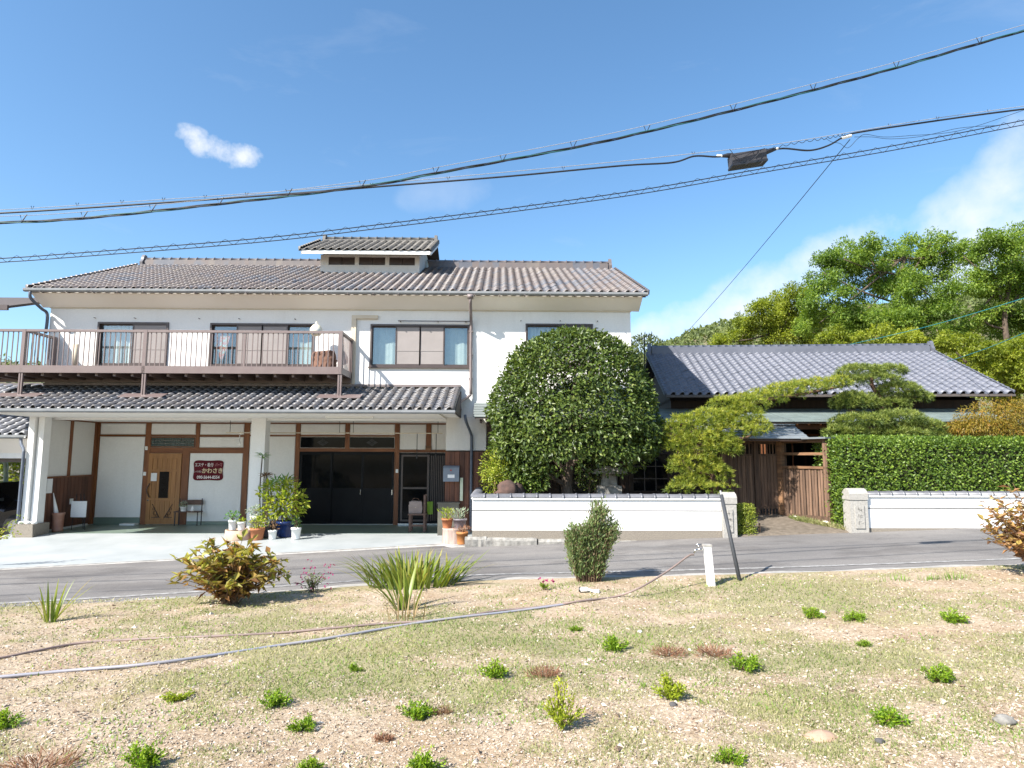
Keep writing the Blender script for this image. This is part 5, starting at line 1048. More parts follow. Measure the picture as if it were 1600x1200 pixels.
pads = [(1345, 582, 15.3, 38, 12), (1390, 580, 15.3, 26, 10), (1360, 596, 15.3, 50, 10), (1405, 612, 15.2, 34, 14), (1430, 622, 15.2, 26, 11), (1335, 630, 15.2, 36, 18), (1390, 632, 15.2, 30, 10), (1345, 660, 15.0, 48, 14), (1400, 655, 15.0, 44, 14), (1440, 668, 15.0, 34, 12), (1320, 676, 14.9, 34, 12), (1400, 680, 14.9, 52, 12), (1460, 682, 14.9, 22, 9)]
limbs = [([(1378, 770, 15.4), (1385, 700, 15.4), (1370, 650, 15.4), (1380, 630, 15.4), (1362, 600, 15.4), (1368, 582, 15.4)], .12, .03), ([(1378, 635, 15.4), (1405, 628, 15.3), (1430, 622, 15.2)], .05, .02), ([(1372, 650, 15.4), (1345, 645, 15.2), (1325, 640, 15.2)], .05, .015), ([(1382, 680, 15.4), (1420, 672, 15.2), (1445, 670, 15.0)], .05, .015)]
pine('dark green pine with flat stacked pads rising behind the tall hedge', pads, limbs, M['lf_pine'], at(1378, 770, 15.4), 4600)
# bronze maple
t = thing('maple_shrub', 'mounded bronze-gold maple at the far end of the hedge', 'maple', tuple(at(1570, 740, 14.9)))
Ps, Os = [], []
for (px, py, a, b) in ((1575, 650, 80, 28), (1530, 668, 45, 18), (1620, 650, 60, 30), (1560, 676, 70, 16), (1650, 680, 60, 25)):
    Q, oo = shell_leaves(at(px, py, 14.9), (a*.0149, .7, b*.0149), 2600, .5, zlo=-.4); Ps.append(Q); Os.append(oo)
P = np.concatenate(Ps); O = np.concatenate(Os); n = len(P)
leaves('crown', P, unit(O*.5+rdir(n)*.5+np.array([0, 0, -.6])), unit(O+.5*rdir(n)), .06+.04*rng.random(n), .022, M['lf_maple'], t)
MB().tube(spline([at(1575, 760, 14.9), at(1572, 700, 14.9), at(1575, 655, 14.9)], 4), [.08, .075, .07, .065, .06, .05, .04, .03, .02], 7).build('trunk', M['bark'], t, True)

# ------------------------------------------------------------------ trees behind the low house
def broad_tree(label, clumps, trunk, mt, Y, leafn, L=.125, W=.055, group='trees behind the low house', limb=.16, spread=1.0):
    b = at(*trunk[0], Y); t = thing('tree', label, 'tree', (b[0], Y, b[2]), group); Ps, Os, Rs = [], [], []
    tot = sum(c[2]**2 for c in clumps)
    for (px, py, r) in clumps:
        cY = Y+rng.uniform(-1.3, 1.3); c = at(px, py, cY); a = r*Y/1000; k = int(leafn*r*r/tot)
        sub = rdir(15)*np.array([a*1.05, a*.9, a*.85])*rng.random((15, 1))**.4; tone = rng.uniform(-.2, .2)
        for s in sub:
            Q, oo = shell_leaves(c+s, (a*rng.uniform(.25, .5), a*.42, a*rng.uniform(.2, .4)), k//15, .9, zlo=-.8); Ps.append(Q); Os.append(oo); Rs.append(np.full(len(Q), tone))
    P = np.concatenate(Ps); O = np.concatenate(Os); n = len(P); rs = np.concatenate(Rs)
    leaves('crown', P, unit(O*.7+rdir(n)*.7+np.array([0, 0, -.3])), unit(np.array([0, 0, 1.0])+.8*rdir(n)+.4*O), L*(.6+.8*rng.random(n)), W*(.6+.8*rng.random(n)), mt, t, rnd=np.clip(.5+rs+.22*rng.standard_normal(n), 0, 1))
    mb = MB(); q = spline([at(*p, Y) for p in trunk], 5); mb.tube(q, np.linspace(limb, limb*.4, len(q)), 7)
    for (px, py, r) in clumps:
        s = q[rng.integers(len(q)//3, len(q))]; e = at(px, py, Y); mb.tube(spline([s, s*.5+e*.5+np.array([.2*rng.standard_normal(), 0, -.15]), e], 4), np.linspace(limb*.4, .02, 9), 5)
    mb.build('trunk', M['bark'], t, True); return t
broad_tree('tall airy green tree with dark limbs rising behind the low roof', [(1285, 425, 36), (1318, 405, 34), (1350, 388, 26), (1380, 405, 36), (1300, 462, 42), (1350, 440, 44), (1398, 445, 44), (1420, 398, 34), (1455, 380, 28), (1480, 392, 30), (1440, 430, 40), (1395, 495, 44), (1335, 500, 44), (1462, 470, 36), (1280, 505, 36), (1440, 505, 36)], [(1438, 570), (1436, 520), (1424, 480), (1410, 430), (1415, 400)], M['lf_tree'], 29, 76000)
broad_tree('big green tree filling the edge of the picture behind the low house', [(1505, 400, 30), (1540, 378, 28), (1575, 388, 34), (1610, 375, 40), (1510, 445, 34), (1555, 435, 40), (1600, 430, 46), (1530, 490, 38), (1580, 495, 46), (1640, 450, 60), (1650, 380, 50), (1640, 520, 60), (1500, 515, 26)], [(1585, 640), (1580, 570), (1570, 500), (1580, 430), (1590, 395)], M['lf_tree'], 28, 64000)
broad_tree('lower yellow-green tree at the hill side of the tall airy tree', [(1185, 488, 26), (1165, 505, 18), (1215, 478, 30), (1245, 460, 26), (1200, 515, 34), (1240, 500, 40), (1160, 525, 22), (1275, 520, 36), (1120, 535, 20)], [(1225, 600), (1222, 540), (1220, 490)], M['lf_tree_y'], 32, 36000)
broad_tree('yellowish leafy tree close behind the end of the low roof', [(1500, 555, 26), (1530, 548, 28), (1560, 565, 32), (1595, 555, 36), (1540, 595, 34), (1590, 605, 40), (1630, 580, 44), (1480, 535, 22)], [(1560, 680), (1558, 620), (1555, 570)], M['lf_tree_y'], 25, 32000)
broad_tree('pale green tree low behind the middle of the tiled ridge', [(1300, 535, 26), (1340, 540, 26), (1385, 535, 28), (1425, 540, 26), (1465, 545, 26)], [(1380, 620), (1382, 570), (1384, 540)], M['lf_tree_y'], 27, 16000)
ball_shrub('bush', 'dark bush seen behind the aerial between the houses', 'bush', 1008, 560, 24, .9, .9, 2600, .12, .06, M['lf_hill'])
# wooded hill behind, and the far hill beyond the balcony
def hill(name, prof, Y, depth, mt, nleaf, sz):
    xs = np.array([at(p[0], p[1], Y)[0] for p in prof]); zs_ = np.array([at(p[0], p[1], Y)[2] for p in prof])
    X = np.linspace(xs[0], xs[-1], 90); T = np.linspace(0, 1, 14); Z = np.interp(X, xs, zs_)
    V = [(x, Y-depth*(1-s), -1.6+(z+1.6)*math.sin(s*math.pi/2)) for x, z in zip(X, Z) for s in T]; n = 14
    F = [(i*n+j, (i+1)*n+j, (i+1)*n+j+1, i*n+j+1) for i in range(89) for j in range(n-1)]
    o = put(name, np_mesh(name, V, F, True), M['earth']); tag(o, kind='structure')
    m = nleaf; x = rng.uniform(xs[0], xs[-1], m); s = rng.random(m)**.6; z = np.interp(x, xs, zs_); P = np.stack([x, Y-depth*(1-s), -1.6+(z+1.6)*np.sin(s*np.pi/2)], 1)
    bump = vnoise(P[:, 0]*(.6/sz)*.5, P[:, 1]*(.6/sz)*.5+P[:, 2]*.2, 3); P[:, 2] += sz*3.0*(bump-.35)*rng.random(m)
    w = leaves('wooded_slope', P, rdir(m), unit(rdir(m)+np.array([0, -.5, 1])), sz*(.6+rng.random(m)), sz*.6*(.6+rng.random(m)), mt, None, rnd=np.clip(bump*.8+.25*rng.random(m), 0, 1)); return tag(w, 'dense wood covering the hill behind the low house' if Y < 150 else 'far wooded ridge beyond the balcony', 'wood', kind='stuff')
hill('hill', [(900, 640), (1000, 560), (1060, 532), (1100, 520), (1140, 512), (1180, 512), (1260, 500), (1330, 490), (1420, 482), (1500, 470), (1600, 470), (1750, 480)], 75, 40, M['lf_hill'], 50000, .42)
hill('hill', [(-500, 600), (-200, 572), (0, 566), (60, 572), (200, 600), (500, 660), (760, 690)], 420, 150, M['lf_hill'], 12000, 2.2)
o = ball_shrub('ivy_bank', 'sunlit leafy bank seen through the open back of the carport', 'bank', 30, 745, 23.5, 2.6, 1.1, 6500, .13, .09, M['lf_lime'], ry=.6, stem=False, depth=.3)
box('stone_backing', M['stone'], o, -21, -11.6, 23.9, 24.2, -.3, 1.9)
tw_ = thing('young_shrub', 'sparse yellow-green shrub twigs at the edge of the picture before the carport', 'shrub', tuple(at(-30, 860, 12.6)))
Pt, Dt = [], []
mb = MB()
for (ex, ey) in ((34, 806), (28, 818), (30, 832), (16, 826), (8, 840), (-10, 815)):
    q = spline([at(-40, 862, 12.6), at((ex-40)/2, (ey+862)/2-4, 12.5), at(ex, ey, 12.45)], 6); mb.tube(q, np.linspace(.008, .003, len(q)), 4)
    for p in q[4:]:
        for _ in range(3): Pt.append(p+.02*rng.standard_normal(3)); Dt.append(unit(rng.standard_normal(3)+np.array([.5, 0, .4])))
mb.build('stem', M['twig'], tw_); leaves('foliage', Pt, Dt, rdir(len(Pt)), .06, .028, M['lf_lime'], tw_)

# ------------------------------------------------------------------ plants in the porch pots
LM = {'lime': 'lf_lime', 'grey': 'lf_grey', 'succ': 'lf_succ', 'dark': 'lf_dark', 'dry': 'lf_dry', 'red': 'lf_red'}
for (kind, t, c, rt, kw) in FP:
    c = np.array(c)
    if kind in ('bush', 'sprig'):
        mt = M[LM[kw['mat']]]; n = kw['n']; Rr, Hh = kw['R'], kw['H']; big = kw.get('big')
        if kind == 'bush':
            q = rdir(n)*(rng.random((n, 1))**.45); P = c+np.array([0, 0, Hh*.52])+q*np.array([Rr, Rr*.8, Hh*.5])
            if kw.get('tall'): P[:, :2] = c[:2]+(P[:, :2]-c[:2])*(.5+.8*((P[:, 2:3]-c[2])/Hh))
            Dd = unit(q+.6*rdir(n)+np.array([0, 0, .1])); leaves('foliage', P, Dd, unit(rdir(n)+np.array([0, 0, 1])), (.13 if big else .06)*(.6+.7*rng.random(n)), (.06 if big else .03)*(.6+.7*rng.random(n)), mt, t)
        else:
            a = rng.random(n)*2*np.pi; s = rng.random(n); P = c+np.stack([.3*Rr*np.cos(a)*s, .3*Rr*np.sin(a)*s, 0*a], 1); P2 = P+np.stack([Rr*np.cos(a)*s*.6, Rr*np.sin(a)*s*.6, Hh*rng.random(n)*.7], 1)
            leaves('foliage', P2, unit(np.stack([np.cos(a)*.6, np.sin(a)*.6, .9+0*a], 1)+.4*rdir(n)), rdir(n), .08*(.6+.8*rng.random(n)), .016, mt, t)
        mb = MB()
        for _ in range(5): e = c+np.array([Rr*.5*rng.standard_normal()*.6, Rr*.4*rng.standard_normal()*.6, Hh*.7]); mb.tube([c, (c+e)/2+.01*rng.standard_normal(3), e], [.008, .006, .003], 5)
        mb.build('stem', M['twig'], t)
    elif kind == 'palm':
        mb = MB(); H = kw['H']
        for k in range(7):
            a = k*.95; top = c+np.array([.22*math.cos(a), .16*math.sin(a), H*(.72+.28*rng.random())]); mb.tube([c, (c+top)/2, top], [.01, .008, .006], 5)
            fa_ = np.linspace(0, 2*np.pi, 11)[:-1]+rng.random(); n = len(fa_); D = unit(np.stack([np.cos(fa_), .6*np.sin(fa_), .35+.5*np.sin(fa_)], 1)); leaves('frond', np.repeat(top[None], n, 0), D, np.tile([0, -.5, 1.0], (n, 1)), .30, .045, M['lf_succ'] if k % 2 else M['lf_lime'], t, bend=.15)
        mb.build('stem', M['twig'], t)
    else:
        mb = MB(); H = kw['H']
        for k, (dx, hh) in enumerate(((-.04, 1.0), (.08, .72))):
            top = c+np.array([dx, 0, H*hh*.85]); mb.tube(spline([c, c+np.array([dx*1.8, .03, H*hh*.4]), top], 5), .014, 6)
            n = 26 if k == 0 else 34; a = rng.random(n)*2*np.pi; D = unit(np.stack([np.cos(a), .7*np.sin(a), .2+.9*rng.random(n)-.5], 1)); leaves('leaf_rosette', np.repeat(top[None], n, 0)+.02*rng.standard_normal((n, 3)), D, np.tile([0, -.4, 1.0], (n, 1)), .20, .03, M['lf_succ'] if k == 0 else M['lf_dry'], t, bend=.2)
        mb.build('stem', M['bark'], t, True)

# ------------------------------------------------------------------ overhead lines along the road
def line_pts(pix, Y, n=10):
    P = spline([at(p[0], p[1], Y) for p in pix], n)          # the lines run on past the picture to poles out of sight
    if pix[0][0] <= -150: d = P[0]-P[2]; d = d/np.linalg.norm(d); P = np.concatenate([[P[0]+d*14+np.array([0, 0, .8]), P[0]+d*6+np.array([0, 0, .15])], P])
    if pix[-1][0] >= 1700: d = P[-1]-P[-3]; d = d/np.linalg.norm(d); P = np.concatenate([P, [P[-1]+d*5, P[-1]+d*12]])
    return P
def strand(pts, k, r, tw, amp):
    s = np.concatenate([[0], np.cumsum(np.linalg.norm(np.diff(pts, axis=0), axis=1))]); ph = s*tw+k
    return pts+np.stack([0*s, amp*np.cos(ph), amp*np.sin(ph)], 1)
B1 = [(-200, 352), (0, 348), (130, 341), (340, 319), (565, 292), (680, 271), (895, 231), (1010, 206), (1145, 173), (1270, 141), (1400, 106), (1530, 68), (1710, 17)]
G1 = [(-200, 342), (0, 338), (130, 331), (340, 310), (565, 283), (680, 262), (895, 221), (1010, 196), (1145, 163), (1270, 131), (1400, 97), (1530, 59), (1710, 7)]
ob = thing('overhead_cable', 'thick twisted black and teal cable bundle, topmost line crossing the sky', 'cable', tuple(at(800, 250, 7.3)), 'overhead cables')
pb_ = line_pts(B1, 7.3, 14)
for k, m in enumerate(('wire', 'wire', 'wire_green')): MB().tube(strand(pb_, k*2.1, .009, 4.0, .011), .0075, 5).build('cable_strand', M[m], ob, True)
MB().tube(line_pts(G1, 7.3, 8), .0035, 4).build('messenger_wire', M['wire_grey'], ob)
for (px, py) in [(-100, 350), (35, 346), (130, 341), (237, 330), (343, 319), (450, 305), (565, 292), (680, 271), (785, 252), (895, 231), (1010, 206), (1145, 173), (1270, 141), (1400, 106), (1530, 68)]:
    p = at(px, py, 7.3); MB().tube([p+np.array([-.03, 0, .075]), p+np.array([0, -.01, -.012]), p+np.array([.045, 0, .085])], [.005, .008, .005], 5).build('cable_hanger', M['wire'], ob)
B2 = [(-200, 340), (0, 333), (250, 317), (450, 303), (600, 291), (800, 275), (970, 259), (1050, 254), (1085, 244), (1118, 245), (1142, 243)]
B2b = [(1198, 236), (1225, 232), (1265, 235), (1295, 227), (1322, 212), (1352, 205), (1440, 192), (1540, 178), (1700, 158)]
G2 = [(-200, 334), (0, 328), (250, 312), (450, 298), (600, 286), (800, 268), (970, 252), (1100, 238), (1200, 227), (1320, 208), (1440, 188), (1540, 174), (1700, 152)]
oc = thing('overhead_cable', 'dark cable with a splice box hanging in it, middle line crossing the sky', 'cable', tuple(at(800, 270, 7.7)), 'overhead cables')
MB().tube(line_pts(B2, 7.7), .011, 6).build('cable', M['wire'], oc, True); MB().tube(line_pts(B2b, 7.7), .011, 6).build('cable', M['wire'], oc, True); MB().tube(line_pts(G2, 7.7), .004, 4).build('messenger_wire', M['wire_grey'], oc)
for px, py in [(50, 328), (120, 323), (190, 319), (255, 315), (320, 311), (385, 307), (580, 292), (700, 282), (880, 266), (1083, 243), (1390, 199), (1465, 188), (1545, 177)]:
    p = at(px, py, 7.7); MB().tube([p+np.array([-.015, 0, .05]), p, p+np.array([.02, 0, .05])], .005, 4).build('cable_hanger', M['wire'], oc)
w3 = spline([at(1190, 236, 7.68), at(1240, 224, 7.68), at(1290, 216, 7.68), at(1320, 210, 7.68)], 30); n = len(w3); w3 = w3+np.stack([0*np.arange(n), .012*np.sin(np.arange(n)*.9), .014*np.cos(np.arange(n)*.9)], 1); MB().tube(w3, .004, 4).build('lashing_wire', M['wire'], oc)
for q in ([(1290, 216), (1300, 222), (1312, 224), (1325, 231), (1340, 217), (1352, 210), (1380, 214), (1420, 212), (1500, 204), (1600, 172)], [(1335, 214), (1362, 214), (1392, 217), (1440, 213), (1500, 200), (1560, 196)]): MB().tube(line_pts(q, 7.66, 6), .003, 4).build('loose_wire', M['wire'], oc)
bx = thing('splice_box', 'dark grey cable splice box hanging from the middle line', 'splice box', tuple(at(1171, 258, 7.7)))
p00, p10, p01 = at(1143, 240, 7.62), at(1197, 232, 7.62), at(1145, 258, 7.62)
ex = p10-p00; ez = p01-p00; ey = np.array([0, .15, 0]); V = [p00+a*ex+b*ez+c_*ey for c_ in (0, 1) for a, b in ((0, 0), (1, 0), (1, 1), (0, 1))]
centred('body', V, [(0, 1, 2, 3), (7, 6, 5, 4), (0, 4, 5, 1), (1, 5, 6, 2), (2, 6, 7, 3), (3, 7, 4, 0)], M['box'], bx)
V = [p00+a*ex+b*ez+c_*ey for c_ in (-.06, 1.06) for a, b in ((-.01, .88), (1.01, .88), (1.01, 1.06), (-.01, 1.06))]; centred('lower_flange', V, [(0, 1, 2, 3), (7, 6, 5, 4), (0, 4, 5, 1), (1, 5, 6, 2), (2, 6, 7, 3), (3, 7, 4, 0)], M['wire'], bx)
MB().tube([at(1128, 244, 7.7), at(1136, 243, 7.7), at(1144, 243, 7.7)], [.018, .03, .034], 8).build('end_seal', M['wire'], bx); MB().tube([at(1196, 238, 7.7), at(1204, 235, 7.7), at(1212, 233, 7.7)], [.034, .03, .018], 8).build('end_seal', M['wire'], bx)
for q in ([(1120, 243), (1130, 244)], [(1206, 234), (1216, 232)]): MB().tube([at(*q[0], 7.7), at(*q[1], 7.7)], .016, 6).build('cable_clamp', M['white'], bx)
for q in ([(1140, 233), (1155, 248), (1175, 238), (1195, 232)], [(1145, 258), (1165, 263), (1185, 258), (1192, 252)], [(1165, 258), (1180, 246), (1190, 233)]): MB().tube(line_pts(q, 7.58, 5), .004, 4).build('lashing_wire', M['wire'], bx)
B3 = [(-200, 416), (0, 404), (100, 397), (400, 373), (600, 350), (800, 325), (1000, 297), (1200, 262), (1400, 227), (1600, 188), (1750, 158)]
B3b = [(p[0], p[1]+(6 if p[0] < 1300 else 7)) for p in B3]
od = thing('overhead_cable', 'pair of thin wires laced with zigzag wire, lowest line crossing the sky', 'cable', tuple(at(800, 330, 7.0)), 'overhead cables')
u3, l3 = spline(line_pts(B3, 7.0, 30), 2), spline(line_pts(B3b, 7.0, 30), 2); MB().tube(u3, .006, 5).build('cable', M['wire'], od); MB().tube(l3, .0055, 5).build('cable', M['wire'], od)
zz = []; S = np.interp(np.linspace(0, 1, 420), np.linspace(0, 1, len(u3)) if 0 else (u3[:, 0]-u3[0, 0])/(u3[-1, 0]-u3[0, 0]), np.arange(len(u3)))
for i, s in enumerate(S):
    q_ = u3 if i % 2 else l3; j_ = min(int(s), len(q_)-2); a = q_[j_]*(1-(s-j_))+q_[j_+1]*(s-j_); zz.append(a+np.array([0, .008*math.sin(i), .022 if i % 2 else -.004]))
MB().tube(spline(zz, 3), .0025, 4).build('lashing_wire', M['wire'], od)
ow = thing('drop_wire', 'single thin wire dropping from the lines to the low house', 'wire', tuple(at(1200, 380, 12)))
MB().tube([at(1328, 218, 7.7)*(1-t)+at(1052, 541, 21.0)*t-np.array([0, 0, .35*t*(1-t)]) for t in np.linspace(0, 1, 30)], .0055, 5).build('wire', M['wire'], ow); MB().tube([at(1315, 216, 7.7), at(1330, 212, 7.7)], .018, 6).build('clamp', M['white'], ow)
for i, q in enumerate(([(1320, 540, 21), (1450, 510, 16), (1620, 460, 11)], [(1480, 565, 19), (1540, 545, 15), (1620, 512, 11)])):
    o = MB().tube(spline([at(*p) for p in q], 8), .007, 5).build('cyan_wire', M['wire_cyan'], None); tag(o, ['upper cyan wire strung before the trees over the low roof', 'lower cyan wire strung past the end of the low roof'][i], 'wire', 'cyan wires')

# ------------------------------------------------------------------ things on the lawn
def on_lawn(px, py):
    z = .1
    for _ in range(12): p = atz(px, py, z); z = float(zlawn(np.array(p[0]), np.array(p[1])))
    return np.array([p[0], p[1], z])
# tap post and guy stay
b = on_lawn(1112, 915); tp = thing('tap_post', 'white square tap post standing at the edge of the lawn', 'tap post', tuple(b))
zt_ = at(1107, 851, b[1])[2]; MB().bar(b+np.array([0, 0, -.1]), np.array([b[0]-.045, b[1], zt_-.02]), .085, .085, (0, 1, 0)).build('post', M['white'], tp); tt = np.array([b[0]-.045, b[1], zt_]); MB().box(tt[0]-.05, tt[0]+.05, tt[1]-.05, tt[1]+.05, zt_-.02, zt_+.005).build('cap', M['kerb'], tp)
tap = MB().tube([tt+np.array([-.04, -.0, -.06]), tt+np.array([-.13, -.0, -.06])], .013, 7).tube([tt+np.array([-.11, 0, -.06]), tt+np.array([-.16, 0, -.07]), tt+np.array([-.175, 0, -.11])], .012, 7).tube([tt+np.array([-.115, 0, -.06]), tt+np.array([-.115, 0, .0])], .008, 6).bar(tt+np.array([-.15, 0, .0]), tt+np.array([-.08, 0, .0]), .012, .016).build('tap', M['steel'], tp, True)
b2 = on_lawn(1158, 908); st_ = thing('guy_stay', 'dark leaning stay pole at the lawn edge behind the tap post', 'stay', tuple(b2)); top = at(1127, 773, b2[1]+.35); MB().tube([b2+np.array([0, 0, -.1]), top], .026, 10).build('cover', M['stay'], st_, True); MB().tube([top, top+(top-b2)*.05], .012, 6).build('tip', M['wire_grey'], st_)
# hoses
def hose(label, pix, mt, r, z0=None, rise=None):
    pts = [on_lawn(*p)+np.array([0, 0, r*.9]) for p in pix]
    if rise is not None: pts += rise
    o = MB().tube(spline(pts, 8), r, 7).build('hose', mt, None, True); return tag(o, label, 'hose', 'garden hoses')
tapend = tt+np.array([-.18, 0, -.13])
hose('pinkish-tan garden hose rising to the tap, farther one on the lawn', [(-60, 1038), (0, 1030), (60, 1018), (130, 1006), (230, 1000), (330, 996), (430, 991), (520, 983), (600, 976), (690, 970), (770, 957), (850, 949), (905, 941), (960, 934)], M['hose_tan'], .0125,
     rise=[np.array(at(1000, 918, tt[1]-.55)), np.array(at(1045, 891, tt[1]-.25)), np.array(at(1075, 869, tt[1]-.05)), tapend])
hose('faded blue garden hose, nearer one on the lawn', [(-60, 1064), (0, 1060), (110, 1050), (230, 1040), (340, 1025), (440, 1010), (520, 998), (600, 984), (660, 974), (720, 966), (800, 957), (880, 946), (925, 938)], M['hose_blue'], .0135)
c = on_lawn(922, 926); nz_ = thing('hose_nozzle', 'white plastic hose nozzle lying beside the hoses', 'nozzle', tuple(c))
MB().tube([c+np.array([-.11, .04, .03]), c+np.array([-.03, .01, .04])], [.03, .026], 8).build('head', M['white'], nz_); MB().tube([c+np.array([-.03, .01, .04]), c+np.array([.05, -.03, .02])], .014, 7).build('handle', M['white'], nz_); MB().tube([c+np.array([.05, -.03, .02]), c+np.array([.11, -.05, .025])], [.024, .03], 8).build('connector', M['white'], nz_); MB().tube([c+np.array([-.13, .05, .03]), c+np.array([-.11, .04, .03])], .032, 8).build('spray_face', M['metal_dark'], nz_)

def leafy_bush(name, label, cat, px, py, w, h, mt, nst, L, W, ry=.6, droop=0.0, dark_low=True, lean=0.0, per=10, stemr=.007):
    b = on_lawn(px, py); Y = b[1]; Wm, Hm = w*Y/1000, h*Y/1000; t = thing(name, label, cat, tuple(b)); mb = MB(); P, D, r = [], [], []
    for i in range(nst):
        a = rng.random()*2*np.pi; q = rng.random()**.6; hh = Hm*(.45+.55*rng.random())*(1-.35*q*q); e = b+np.array([Wm*q*math.cos(a)+lean, Wm*ry*q*math.sin(a), hh]); m = b*.55+e*.45+np.array([0, 0, hh*.18]); s = spline([b+.04*rng.standard_normal(3)*np.array([1, 1, 0]), m, e], 6)
        mb.tube(s, np.linspace(stemr, stemr*.4, len(s)), 4)
        for k in range(per):
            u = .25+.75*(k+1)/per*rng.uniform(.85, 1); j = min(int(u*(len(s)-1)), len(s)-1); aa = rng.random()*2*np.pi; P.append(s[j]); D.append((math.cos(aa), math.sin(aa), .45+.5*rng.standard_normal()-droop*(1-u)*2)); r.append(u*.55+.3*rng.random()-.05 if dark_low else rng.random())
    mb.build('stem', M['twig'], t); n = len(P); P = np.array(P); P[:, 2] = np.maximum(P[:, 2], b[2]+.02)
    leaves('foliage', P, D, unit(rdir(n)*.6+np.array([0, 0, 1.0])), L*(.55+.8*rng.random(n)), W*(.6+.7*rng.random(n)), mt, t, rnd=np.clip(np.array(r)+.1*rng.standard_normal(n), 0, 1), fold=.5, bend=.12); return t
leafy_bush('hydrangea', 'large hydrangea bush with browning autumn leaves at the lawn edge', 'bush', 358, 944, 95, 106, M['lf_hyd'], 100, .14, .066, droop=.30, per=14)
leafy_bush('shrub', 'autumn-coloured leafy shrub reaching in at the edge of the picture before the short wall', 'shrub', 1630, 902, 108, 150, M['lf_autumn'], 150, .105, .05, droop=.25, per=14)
leafy_bush('flowering_plant', 'thin plant with tiny magenta flowers between the hydrangea and the sword-leaved clump', 'plant', 487, 925, 24, 36, M['lf_ros'], 22, .045, .018, per=9, stemr=.004)
b = on_lawn(487, 925); fl = bpy.data.objects['flowering_plant']
n = 45; P = b+np.stack([rng.uniform(-.23, .28, n), rng.uniform(-.15, .1, n), rng.uniform(.05, .42, n)], 1); P = np.repeat(P, 4, 0); leaves('blossom', P, rdir(len(P)), rdir(len(P)), .024, .018, M['petal'], fl)
leafy_bush('flowering_plant', 'tiny pink-flowered plant on the lawn near the hose nozzle', 'plant', 851, 922, 9, 14, M['lf_conifer'], 16, .035, .015, per=7, stemr=.003)
b = on_lawn(851, 922); fl = bpy.data.objects['flowering_plant.001']; P = np.repeat(b+np.array([[-.07, -.02, .15], [.03, 0, .13], [.11, 0, .12], [-.02, 0, .11]]), 7, 0); leaves('blossom', P, rdir(len(P)), rdir(len(P)), .032, .024, M['petal'], fl)
# upright rosemary
b = on_lawn(920, 908); t = thing('rosemary_bush', 'upright twiggy rosemary bush in front of the long white wall', 'bush', tuple(b)); mb = MB(); P, D = [], []; Y = b[1]
for i in range(150):
    q = rng.uniform(-1, 1); f = rng.uniform(-1, 1); x0 = q*.16; xt = q*.36+.10*rng.random()+.03; top = (.62+.45*rng.random()*np.exp(-((q-.25)/.45)**2)+.18*rng.random())*1.0; e = b+np.array([xt, f*.26, top]); s = spline([b+np.array([x0, f*.1, 0]), b+np.array([x0*1.6, f*.2, top*.5]), e], 6); mb.tube(s, np.linspace(.006, .002, len(s)), 4)
    for k in range(85):
        u = .22+.78*rng.random(); j = int(u*(len(s)-1)); P.append(s[j]+.025*rng.standard_normal(3)); D.append(unit(s[-1]-s[0]+.45*rng.standard_normal(3)))
mb.build('stem', M['twig'], t); n = len(P); leaves('foliage', P, D, rdir(n), .055, .017, M['lf_ros'], t, rnd=np.clip(np.where(rng.random(n) < .15, .95, rng.random(n)*.75), 0, 1))

# sword-leaved plants, every blade a part
def blade(name, b, ang, lean, L, W, mt, parent, curve=.4, tone=.5):
    m = 7; V = []; d = np.array([math.cos(ang), math.sin(ang)*.7]); sx_ = np.array([-d[1], d[0], 0]); sx_ = sx_/np.linalg.norm(sx_)
    for i in range(m+1):
        u = i/m; ho = lean*u+curve*u*u*lean; p = np.array([b[0]+d[0]*ho*L, b[1]+d[1]*ho*L, b[2]+L*(u-.35*curve*lean*u*u*1.6)]); w = W*(1-u**2.2)*(.6+.4*min(1, u*4)); V += [p-sx_*w/2, p+np.array([0, -.15*w, 0]), p+sx_*w/2]
    F = [(i*3+k, i*3+k+1, (i+1)*3+k+1, (i+1)*3+k) for i in range(m) for k in (0, 1)]
    return centred(name, V, F, mt, parent, True, np.clip(np.repeat(np.linspace(tone-.15, tone+.25, m+1), 3), 0, 1))
def sword_clump(label, px, py, n, hpx, spread, mt, wid, name='sword_leaf_plant', cat='plant', lean=(.05, .75), rw=.12, upright=False):
    b = on_lawn(px, py); Y = b[1]; t = thing(name, label, cat, tuple(b))
    for i in range(n):
        a = rng.random()*2*np.pi; q = rng.random()**.5; bb = b+np.array([spread*q*math.cos(a), spread*.5*q*math.sin(a), -.01]); blade('leaf_blade', bb, a+.3*rng.standard_normal(), rng.uniform(*lean), hpx*Y/1000*rng.uniform(.62, 1.08), wid*rng.uniform(.7, 1.2), mt, t, rng.uniform(.2, .9), rng.random()*.7)
    return t
sword_clump('wide clump of arching sword leaves with brown tips at the lawn edge', 648, 915, 210, 56, .66, M['lf_iris'], .05, lean=(.12, .9))
sword_clump('taller gladiolus-like plant standing before the sword-leaved clump', 636, 952, 18, 88, .15, M['lf_iris'], .055, lean=(.05, .7))
sword_clump('bundle of dry straw stalks at the foot of the gladiolus-like plant', 628, 968, 24, 48, .26, M['lf_straw'], .016, name='dry_stalks', lean=(.05, .6))
sword_clump('small yucca-like plant with upright blades near the corner of the lawn', 78, 972, 13, 66, .08, M['lf_iris'], .034, lean=(.03, .55))
b = on_lawn(84, 972); blade('leaf_blade', b, -.1, .75, .52, .03, M['lf_iris'], bpy.data.objects['sword_leaf_plant.002'], .3, .5); blade('leaf_blade', b, .05, .62, .56, .03, M['lf_iris'], bpy.data.objects['sword_leaf_plant.002'], .2, .7)
